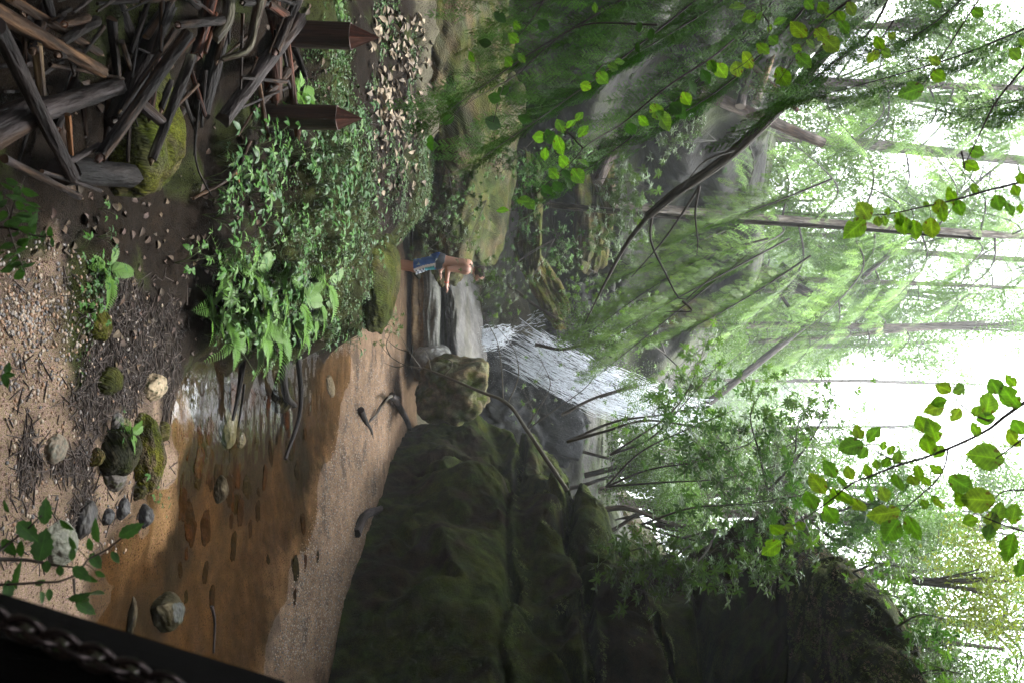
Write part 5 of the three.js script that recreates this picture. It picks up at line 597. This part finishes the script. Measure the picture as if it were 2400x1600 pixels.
{ // woods round about, over and behind the viewer: they keep the light off the near bank and the cliff
  const r = rng(640); [[-6.5, 11, -1], [-3.5, 12, 2], [-1, 13.5, 4], [2, 12.5, 3], [5, 12.5, 0], [6.5, 12.5, -5], [8, 12, -9], [-7.5, 11, -6], [-8, 12, -11], [-4, 13, 6], [1, 13, 8], [6, 13, 7], [9, 13, -14], [-10, 14, -16], [-5.5, 13, -4], [4.5, 13.5, 4.5], [0, 13, 0], [2.5, 13, -3], [-2.5, 13, -3], [5, 12, -8], [-5, 12.5, -9], [3.5, 13.5, -6.5], [-1, 14, -6.5], [7, 12, -2]].forEach(([x, y, z], i) => { const t = thing('broadleaf_tree', 'broadleaf tree shading the viewing place from above', 'tree', 'trees over the viewing place'), lists = [[], [], []], rad = rr(2.4, 3.2, r), b = V(x < 0 ? Math.min(x, -7.5) : x > 3 ? Math.max(x, 8) : x, x < 0 || x > 3 ? 6.5 : .3, z < 0 ? z : z + 2); t.position.copy(b); const o = V(x, y, z).sub(b); part('trunk', tube([V(0, 0, 0), o.clone().multiplyScalar(.5).add(V(.2, 0, .1)), o], .22, .06, { rad: 9, seg: 16, seed: i, color: trunkTone(TRUNK, TRUNK2) }), MAT.bark, t); for (let k = 0; k < 260; k++) { const v = rand3(r); if (v.length() > 1) v.normalize(); v.y *= .55; lists[k % 3].push(place(o.clone().addScaledVector(v, rad), eul(r() * 6.28, r() * 6.28, r() * 6.28), rr(1.9, 3, r))); } inst3('crown', CLUMP, LM.canopy, lists, t, tintsFor(lists, r)); });
  const hill = []; for (let i = 0; i < 44; i++) { const side = i % 2 ? 1 : -1, z = rr(-95, -32, r), x = side * rr(4 + .16 * -z, 48, r), q = V(x, 7 + .05 * Math.abs(x) ** 1.35 + .03 * (-z - 27), z); hill.push(q); }
  for (const [iy, d, k] of [[760, 74, 1.5], [830, 84, 1.75], [890, 92, 1.9], [950, 82, 1.65], [1010, 76, 1.6], [700, 80, 1.8], [640, 72, 1.6], [1070, 70, 1.5], [730, 96, 2.5], [800, 90, 2.3], [860, 98, 2.55], [690, 88, 2.4], [915, 96, 2.15]]) { const x = (iy - 800) / FOCAL * d, z = -d; hill.push(V(x, hillY(x, z) - .5, z)); hill[hill.length - 1].k = k; }
  const t0 = thing('broadleaf_tree', 'distant tree on the wooded hillside fading into haze', 'tree', 'trees on the far hillside'), lists = [[], [], []]; part('trunk', tube([V(0, 0, 0), V(.2, 4, 0), V(0, 8, 0)], .25, .06, { rad: 8, seg: 12, color: trunkTone(TRUNK, TRUNK2) }), MAT.bark, t0); for (let k = 0; k < 300; k++) { const v = rand3(r); if (v.length() > 1) v.normalize(); lists[k % 3].push(place(V(v.x * 3, 7 + v.y * 4, v.z * 3), eul(r() * 6.28, r() * 6.28, r() * 6.28), rr(1.5, 2.6, r))); } inst3('crown', CLUMP, LM.maple, lists, t0, tintsFor(lists, r));
  hill.forEach((p, i) => { const t = i ? copyOf(t0) : t0; t.position.copy(p); t.rotation.y = i * 1.3; t.scale.setScalar(p.k || rr(.7, 1.3, r)); });
}
// ---------------------------------------------------------------- laurel shrubs on the cliff ledges
function shrub(label, root, ends, n, whorlScale, mats, seed, stemR = .022, spread = .35) {
  const t = thing('laurel_shrub', label, 'shrub', 'laurel shrubs on the cliff ledges'), o = P(...root), r = rng(seed), wood = [], lists = [[], [], []]; t.position.copy(o);
  for (const e of ends) { const pts = [V(0, 0, 0), ...e.map((q) => P(...q).sub(o))], c = new THREE.CatmullRomCurve3(pts, false, 'centripetal'); wood.push(tube(pts, stemR, stemR * .25, { rad: 7, seg: 22, rough: .12, seed, color: () => [.045, .038, .03] })); const m = Math.round(n / ends.length); for (let i = 0; i < m; i++) { const s = .35 + .65 * Math.sqrt(r()), p = c.getPointAt(s), v = rand3(r).multiplyScalar(spread); v.y -= .05; const q = p.clone().add(v); if (v.length() > .1 && wood.length < 140) wood.push(tube([p, p.clone().lerp(q, .6).add(V(0, -.02, 0)), q], stemR * .2, .002, { rad: 4, seg: 4, rough: 0, color: () => [.05, .045, .032] })); lists[i % 3].push(place(q, eul(rr(-.9, .9, r), r() * 6.28, rr(-.9, .9, r)), whorlScale * rr(.75, 1.25, r))); } }
  part('stem', mergeGeometries(wood), std({ vertexColors: true, roughness: .8 }), t); inst3('foliage', WHORL, mats, lists, t, tintsFor(lists, r, .35, .25)); return t;
}
shrub('laurel with two long arched dark stems rising from the cliff nose', [1330, 1035, 14.6], [[[1420, 1010, 14.2], [1510, 985, 14], [1640, 1000, 13.8], [1740, 1010, 13.6]], [[1440, 988, 14.4], [1560, 970, 14.2], [1640, 950, 14]]], 70, 1.0, LM.laurel2, 701, .03, .4);
shrub('laurel with stems forking up through the white spray', [1430, 1065, 13.6], [[[1500, 1020, 13.5], [1570, 970, 13.4], [1620, 900, 13.3], [1655, 800, 13.2]], [[1520, 1030, 13.5], [1600, 950, 13.3], [1680, 860, 13.2]]], 90, .9, LM.laurel2, 702, .02, .4);
shrub('bushy laurel crowding the top of the ledge', [1420, 1140, 13], [[[1520, 1100, 12.8], [1640, 1080, 12.6], [1760, 1040, 12.4]], [[1550, 1130, 12.7], [1700, 1120, 12.4], [1860, 1080, 12.2]], [[1500, 1060, 12.8], [1600, 1010, 12.6], [1720, 960, 12.4]]], 260, 1.05, LM.laurel, 703, .018, .6);
shrub('glossy laurel leaning out over the recess', [1500, 1230, 11.8], [[[1620, 1190, 11.4], [1750, 1180, 11.2], [1880, 1160, 11]], [[1600, 1260, 11.2], [1700, 1270, 11], [1800, 1260, 10.8]]], 230, 1.05, LM.laurel, 704, .018, .55);
shrub('laurel branch hanging down into the dark recess', [1680, 1240, 11.2], [[[1600, 1290, 10.6], [1530, 1340, 10.4], [1500, 1400, 10.3]], [[1650, 1300, 10.6], [1600, 1350, 10.4], [1580, 1390, 10.3]], [[1560, 1270, 10.7], [1460, 1300, 10.6], [1440, 1330, 10.6]]], 190, 1.0, LM.laurel2, 705, .02, .25);
shrub('laurel tips dangling alone against the black hollow', [1880, 1210, 10.6], [[[1800, 1280, 10], [1740, 1340, 9.9], [1700, 1370, 9.8]], [[1850, 1290, 10], [1830, 1340, 9.9], [1810, 1370, 9.8]], [[1900, 1270, 10], [1890, 1310, 9.9]]], 90, .95, LM.laurel2, 706, .015, .18);
shrub('upper laurel thicket under the sky gap', [1800, 1150, 13], [[[1880, 1060, 12.6], [1930, 980, 12.4], [1960, 920, 12.2]], [[1860, 1080, 12.6], [1870, 1000, 12.4], [1900, 940, 12.2]], [[1780, 1060, 12.6], [1760, 970, 12.4], [1790, 910, 12.4]]], 260, .95, LM.laurel2, 707, .022, .55);
shrub('laurel thicket below the spreading tree', [1900, 1220, 13], [[[1960, 1200, 12.6], [2040, 1180, 12.4], [2100, 1200, 12.2]], [[1950, 1260, 12.4], [2010, 1290, 12.2], [2050, 1300, 12]]], 220, .95, LM.laurel, 708, .025, .5);
shrub('small leaved shrub veiling the dark wet buttress', [1230, 1010, 14.8], [[[1260, 960, 14.6], [1290, 900, 14.5], [1260, 830, 14.4]], [[1250, 970, 14.6], [1230, 920, 14.6]], [[1300, 960, 14.6], [1380, 900, 14.5], [1420, 830, 14.4]]], 26, .5, LM.maple, 709, .014, .4);
shrub('light green shrub spilling over the upper cascade', [1560, 830, 19], [[[1520, 800, 18.6], [1470, 760, 18.4], [1450, 730, 18.4]], [[1540, 780, 18.6], [1500, 720, 18.5]], [[1600, 880, 18.6], [1560, 930, 18.5]]], 220, 1.15, LM.maple, 710, .02, .45);
shrub('laurel rooted on the mossy brow over the black hollow', [2000, 1340, 10.4], [[[2060, 1320, 10.2], [2120, 1330, 10]], [[2050, 1380, 10.2], [2110, 1400, 10]]], 70, .8, LM.laurel2, 711, .015, .3);
shrub('laurel sprays trailing along the brow beside the dense green tree', [2100, 1470, 9.9], [[[2160, 1440, 9.8], [2220, 1450, 9.7]], [[2150, 1510, 9.8], [2210, 1530, 9.7]]], 70, .8, LM.laurel, 712, .015, .3);
shrub('low laurel at the end of the mossy brow', [2150, 1580, 9.5], [[[2200, 1570, 9.4], [2260, 1580, 9.3]], [[2190, 1620, 9.4], [2250, 1640, 9.3]]], 60, .8, LM.laurel2, 713, .015, .28);
// twiggy shrubs about the bather and along the hollow's ledges
const twiggy = (label, root, ends, n, s, mat, seed, sp = .3) => { const t = shrub(label, root, ends, Math.round(n * 1.6), s, mat, seed, .008, sp); t.userData.group = 'twiggy shrubs in the gorge'; t.userData.category = 'shrub'; t.name = t.name.replace('laurel_shrub', 'twiggy_shrub'); return t; };
twiggy('leafy twigs hanging in front of the bathers head', [1300, 560, 13.6], [[[1230, 600, 13.4], [1180, 650, 13.3], [1130, 690, 13.2]], [[1200, 620, 13.4], [1150, 640, 13.3], [1110, 640, 13.3]], [[1240, 660, 13.4], [1190, 720, 13.3]]], 75, .55, LM.hazel, 721, .2);
twiggy('sparse leafy twig beside the bathers shorts', [1140, 470, 13.4], [[[1060, 540, 13.2], [1010, 580, 13.1], [985, 600, 13.1]], [[1080, 500, 13.2], [1030, 520, 13.2]], [[1110, 540, 13.2], [1090, 590, 13.2]]], 60, .5, LM.hazel, 722, .2);
twiggy('light green bush growing on the sloping slab', [1050, 400, 13.4], [[[1080, 440, 13], [1120, 470, 12.9]], [[1090, 380, 13], [1150, 360, 12.9]], [[1060, 470, 13], [1050, 520, 12.9]]], 90, .55, LM.herb2, 723, .3);
twiggy('pale leaved shrub on the broad ledge in the hollow', [1390, 420, 17.5], [[[1450, 420, 17], [1520, 440, 16.8]], [[1460, 480, 17], [1500, 540, 16.8]], [[1420, 500, 17], [1450, 580, 16.8]]], 120, 1.1, LM.hazel, 724, .45);
twiggy('drooping bush on the green draped ledge', [1290, 470, 17.5], [[[1250, 500, 17.2], [1210, 540, 17]], [[1300, 540, 17.2], [1340, 600, 17]], [[1240, 430, 17.2], [1200, 420, 17]]], 110, .8, LM.herb2, 725, .4);
twiggy('bright bush at the lip of the rock rib', [1400, 640, 18], [[[1380, 690, 17.6], [1350, 730, 17.5]], [[1420, 690, 17.6], [1440, 740, 17.5]], [[1360, 620, 17.6], [1320, 600, 17.5]]], 110, .9, LM.maple, 726, .4);
twiggy('hanging vines with small leaves along the hollow', [1300, 300, 14.5], [[[1260, 320, 14.2], [1220, 360, 14.1], [1180, 400, 14]], [[1290, 360, 14.2], [1270, 420, 14]], [[1330, 330, 14.2], [1380, 360, 14]]], 100, .6, LM.herb2, 727, .28);
twiggy('leafy vine trailing down the dark rim wall', [1680, 330, 18], [[[1620, 330, 17.6], [1560, 350, 17.5]], [[1640, 300, 17.6], [1600, 290, 17.5]], [[1580, 330, 17.6], [1540, 300, 17.5]]], 60, .9, LM.hazel, 728, .3);
{ // the long thin bent stem that leans across the mossy boulder, with its bare twig fan
  const t = thing('bent_sapling', 'thin bent bare sapling arching from the cliff across the mossy boulder', 'sapling'), o = P(1330, 1150, 13.2); t.position.copy(o); const mk = (a, r0, r1) => tube(B(...a).map((v) => v.clone().sub(o)), r0, r1, { rad: 7, seg: 26, seed: r0 * 900, color: () => [.05, .045, .035] });
  part('trunk', mk([[1330, 1150, 13.2], [1270, 1060, 13.3], [1230, 1000, 13.4], [1190, 945, 13.5], [1120, 915, 13.6], [1040, 880, 13.7], [990, 862, 13.7]], .04, .018), MAT.stem, t);
  part('twig', mergeGeometries([[[990, 862, 13.7], [950, 855, 13.6], [915, 835, 13.6], [885, 800, 13.5]], [[985, 860, 13.7], [960, 825, 13.6], [940, 790, 13.5]], [[1010, 868, 13.7], [1000, 830, 13.7], [985, 815, 13.6]], [[950, 855, 13.6], [930, 860, 13.6], [900, 850, 13.6]], [[1180, 942, 13.5], [1175, 860, 13.5], [1165, 800, 13.4], [1135, 740, 13.4], [1120, 690, 13.4]], [[1190, 945, 13.5], [1215, 880, 13.5], [1205, 820, 13.5], [1160, 760, 13.4]], [[1040, 880, 13.7], [1060, 850, 13.6], [1020, 830, 13.6]], [[915, 835, 13.6], [905, 810, 13.6], [915, 780, 13.5]], [[960, 825, 13.6], [930, 815, 13.6], [900, 790, 13.5]]].map((a) => mk(a, .011, .003))), MAT.stem, t);
  const g = []; const r = rng(88); for (let i = 0; i < 46; i++) g.push(place(P(rr(860, 945, r), rr(730, 810, r), rr(13.3, 13.7, r)).sub(o), eul(r() * 6, r() * 6, r() * 6), rr(.35, .55, r))); instanced('leaves', WHORL[1], LM.hazel, g, t, null, 'stuff');
}
{ // cushions of moss and pale lichen along the brow, and shaggy moss over the ledges of the cliff
  const r = rng(951), tuft = mergeGeometries([...Array(16)].map((_, i) => bake4(LEAF.small[0], place(V(Math.cos(i * 2.4) * .02, 0, Math.sin(i * 2.4) * .02), quatFrom(V(Math.cos(i * 2.4), rr(.3, 1.4, r), Math.sin(i * 2.4)), V(.1, 1, 0)), V(.007, .02, .016))))), cushion = boulderGeo(8.8, { detail: 3, sx: .12, sy: .07, sz: .1, rough: .2 }, (v, u, n, f) => [.3 * (1 + f), .34 * (1 + f), .19 * (1 + f)]);
  const cl = scene.getObjectByName('cliff').geometry, pos = cl.attributes.position, nor = cl.attributes.normal, ms = [], tint = []; let made = 0;
  for (let k = 0; k < 160000 && ms.length < 15000; k++) { const i = Math.floor(r() * pos.count), p = V(pos.getX(i), pos.getY(i), pos.getZ(i)), n = V(nor.getX(i), nor.getY(i), nor.getZ(i)), f = fbm(p.x * 1.4, p.y * 1.4, p.z * 1.4, 3); const brow = p.y > 6.1 && p.y < 7.6 && p.z < -3, ledge = p.y > 2.2 && p.y < 4.6 && p.z < -9 && n.y > .35; if (!(brow ? f > -.35 : ledge ? f > -.05 : false)) continue; ms.push(place(p, quatFrom(n, V(1, 0, .2)), rr(.7, 2.2, r))); const c = brow ? rr(.7, 1.6, r) : rr(.5, 1, r); tint.push(brow && r() < .3 ? rgb(.2 * c, .14 * c, .08 * c) : rgb(.13 * c, .17 * c, .035 * c)); if (brow && f > .1 && made < 26 && r() < .05) { const m = solo('lichen_cushion', cushion, MAT.mossRock, 'pale green lichen cushion growing on the mossy brow', 'lichen', 'lichen cushions on the brow'); m.position.copy(p); m.quaternion.copy(quatFrom(n, V(1, 0, 0))); m.scale.setScalar(rr(.6, 1.4, r)); made++; } }
  tag(instanced('cliff_moss', tuft, std({ color: rgb(1, 1, 1) }), ms, null, tint, 'stuff'), 'shaggy moss covering the ledges and brow of the cliff', 'moss');
}

{ // ivy and small herbs rooted on the ledges of the far wall
  const r = rng(961), w = scene.getObjectByName('gorge_wall').geometry, pos = w.attributes.position, nor = w.attributes.normal, ms = [], tint = [];
  for (let k = 0; k < 120000 && ms.length < 5200; k++) { const i = Math.floor(r() * pos.count), p = V(pos.getX(i), pos.getY(i), pos.getZ(i)), n = V(nor.getX(i), nor.getY(i), nor.getZ(i)); if (p.z > -8 || p.y < 1) continue; const f = fbm(p.x * .7, p.y * .9, p.z * .7, 3); if (f < .1 - .35 * Math.max(0, n.y)) continue; ms.push(place(p, quatFrom(n, V(1, 0, .2)), rr(.5, 1.2, r))); const c = rr(.6, 1.25, r); tint.push(rgb(c * rr(.8, 1.3, r), c, c * .8)); }
  tag(instanced('ledge_greenery', WHORL[2], LM.canopy, ms, null, tint, 'stuff'), 'ivy and small leaves growing over the far rock wall', 'ivy');
}

// ---------------------------------------------------------------- the waterfall
{
  const foam = phys({ color: rgb(.8, .83, .88), roughness: .95, transmission: .35, thickness: 0 }), r = rng(901);
  const t = thing('waterfall', 'white waterfall sliding down the dark wet rock into the gorge', 'waterfall');
  const strands = (name, path, width, n, w0, drop) => { const gs = []; for (let i = 0; i < n; i++) { const o = rr(-1, 1, r), pts = path.map(([x, y, d], k) => P(x + o * width * .6 + rr(-16, 16, r), y - o * width * .8 + rr(-16, 16, r), d + rr(-.12, .12, r))), a = rr(0, .86, r), b = Math.min(1, a + rr(.03, .13, r)), c = new THREE.CatmullRomCurve3(pts, false, 'centripetal'), sub = []; for (let k = 0; k <= 6; k++) sub.push(c.getPointAt(lerp(a, b, k / 6))); gs.push(tube(sub, w0 * rr(.3, 1, r), w0 * rr(.2, .8, r), { rad: 3, seg: 7, rough: .9, seed: i * 1.7, color: () => [1, 1, 1] })); } part(name, mergeGeometries(gs), foam, t); };
  strands('cascade', [[1640, 985, 21.6], [1540, 960, 20.8], [1430, 920, 20], [1320, 870, 19.3], [1230, 820, 19], [1170, 790, 18.9]], 52, 2300, .0065);
  strands('cascade', [[1700, 1010, 23], [1600, 1000, 22.4], [1480, 960, 21.4], [1400, 940, 21]], 36, 420, .0065);
  strands('plunge', [[1195, 788, 19.2], [1160, 792, 18.9], [1120, 796, 18.7], [1080, 798, 18.6]], 22, 1100, .01);
  strands('side_rill', [[1330, 735, 20.6], [1270, 745, 20.2], [1210, 765, 19.9]], 9, 110, .006);
  strands('side_rill', [[1470, 800, 21], [1420, 785, 20.8], [1380, 770, 20.6]], 20, 150, .007);
  const dots = []; for (let i = 0; i < 16000; i++) { const s = r(), c = [lerp(1120, 1600, s), lerp(800, 975, s)], p = P(c[0] + rr(-120, 120, r) * r(), c[1] + rr(-110, 110, r) * r(), lerp(18.7, 21, s) - rr(.1, .7, r)); dots.push(place(p, eul(0, 0, 0), rr(.3, 1, r))); } const bead = new THREE.OctahedronGeometry(.0036, 0); tag(instanced('water_drops', bead, foam, dots, null, null, 'stuff'), 'fine white drops thrown off the waterfall', 'spray');
}
// ---------------------------------------------------------------- dead timbers under the rim
{
  const beam = (label, a, b, r, tone, name = 'dead_trunk') => { const p = P(...a), q = P(...b), t = thing(name, label, 'dead tree', 'dead timber along the rim'); t.position.copy(p); part('trunk', tube([V(0, 0, 0), q.sub(p)], r, r * .8, { rad: 9, seg: 22, seed: a[0] * .01, color: barkTone(BK[tone], TRUNK2, .05), rough: .1 }), MAT.bark, t); };
  beam('thick fallen trunk lying level under the rim timbers', [1640, 215, 17], [1930, 335, 17.8], .13, 'brown'); beam('pale broken pole standing among the rim timbers', [1772, 240, 17], [1810, 130, 17.4], .085, 'pale'); beam('grey pole crossing the rim timbers low down', [1735, 250, 17], [1765, 120, 17.4], .1, 'grey'); beam('reddish plank leaning on the rim timbers', [1750, 190, 17.2], [1890, 205, 17.4], .05, 'grey'); beam('thin grey pole leaning across the pale pole', [1760, 150, 17.2], [1870, 260, 17.4], .06, 'red'); beam('dark pole at the back of the rim timbers', [1850, 120, 17.6], [1800, 240, 17.6], .07, 'dark'); beam('weathered stick bridging the rim timbers', [1815, 260, 17.3], [1880, 190, 17.3], .05, 'grey'); beam('short pale stick under the thick fallen trunk', [1740, 200, 17.1], [1850, 225, 17.3], .035, 'pale');
  beam('dark trunk slanting across the bright opening', [1740, 605, 24], [1900, 690, 24], .16, 'dark'); beam('dark upright trunk beside the bright opening', [1775, 600, 24.3], [1778, 690, 24.3], .09, 'dark'); beam('second slanting trunk above the bright opening', [1830, 620, 24.4], [1890, 665, 24.4], .1, 'dark'); beam('level dark log under the bright opening', [1745, 680, 24.6], [1890, 685, 24.6], .07, 'dark'); beam('thin dark trunk leaning past the opening', [1795, 640, 24.2], [1850, 720, 24.2], .06, 'dark');
  beam('light brown log lying along the dim hollow floor', [1385, 355, 18], [1400, 420, 17.8], .12, 'brown'); beam('mossy log slanting on the hollow floor', [1440, 340, 18], [1400, 430, 17.6], .14, 'brown');
}


scene.traverse((o) => { if (o.isMesh) { o.castShadow = true; o.receiveShadow = true; } });
renderer.render(scene, camera);
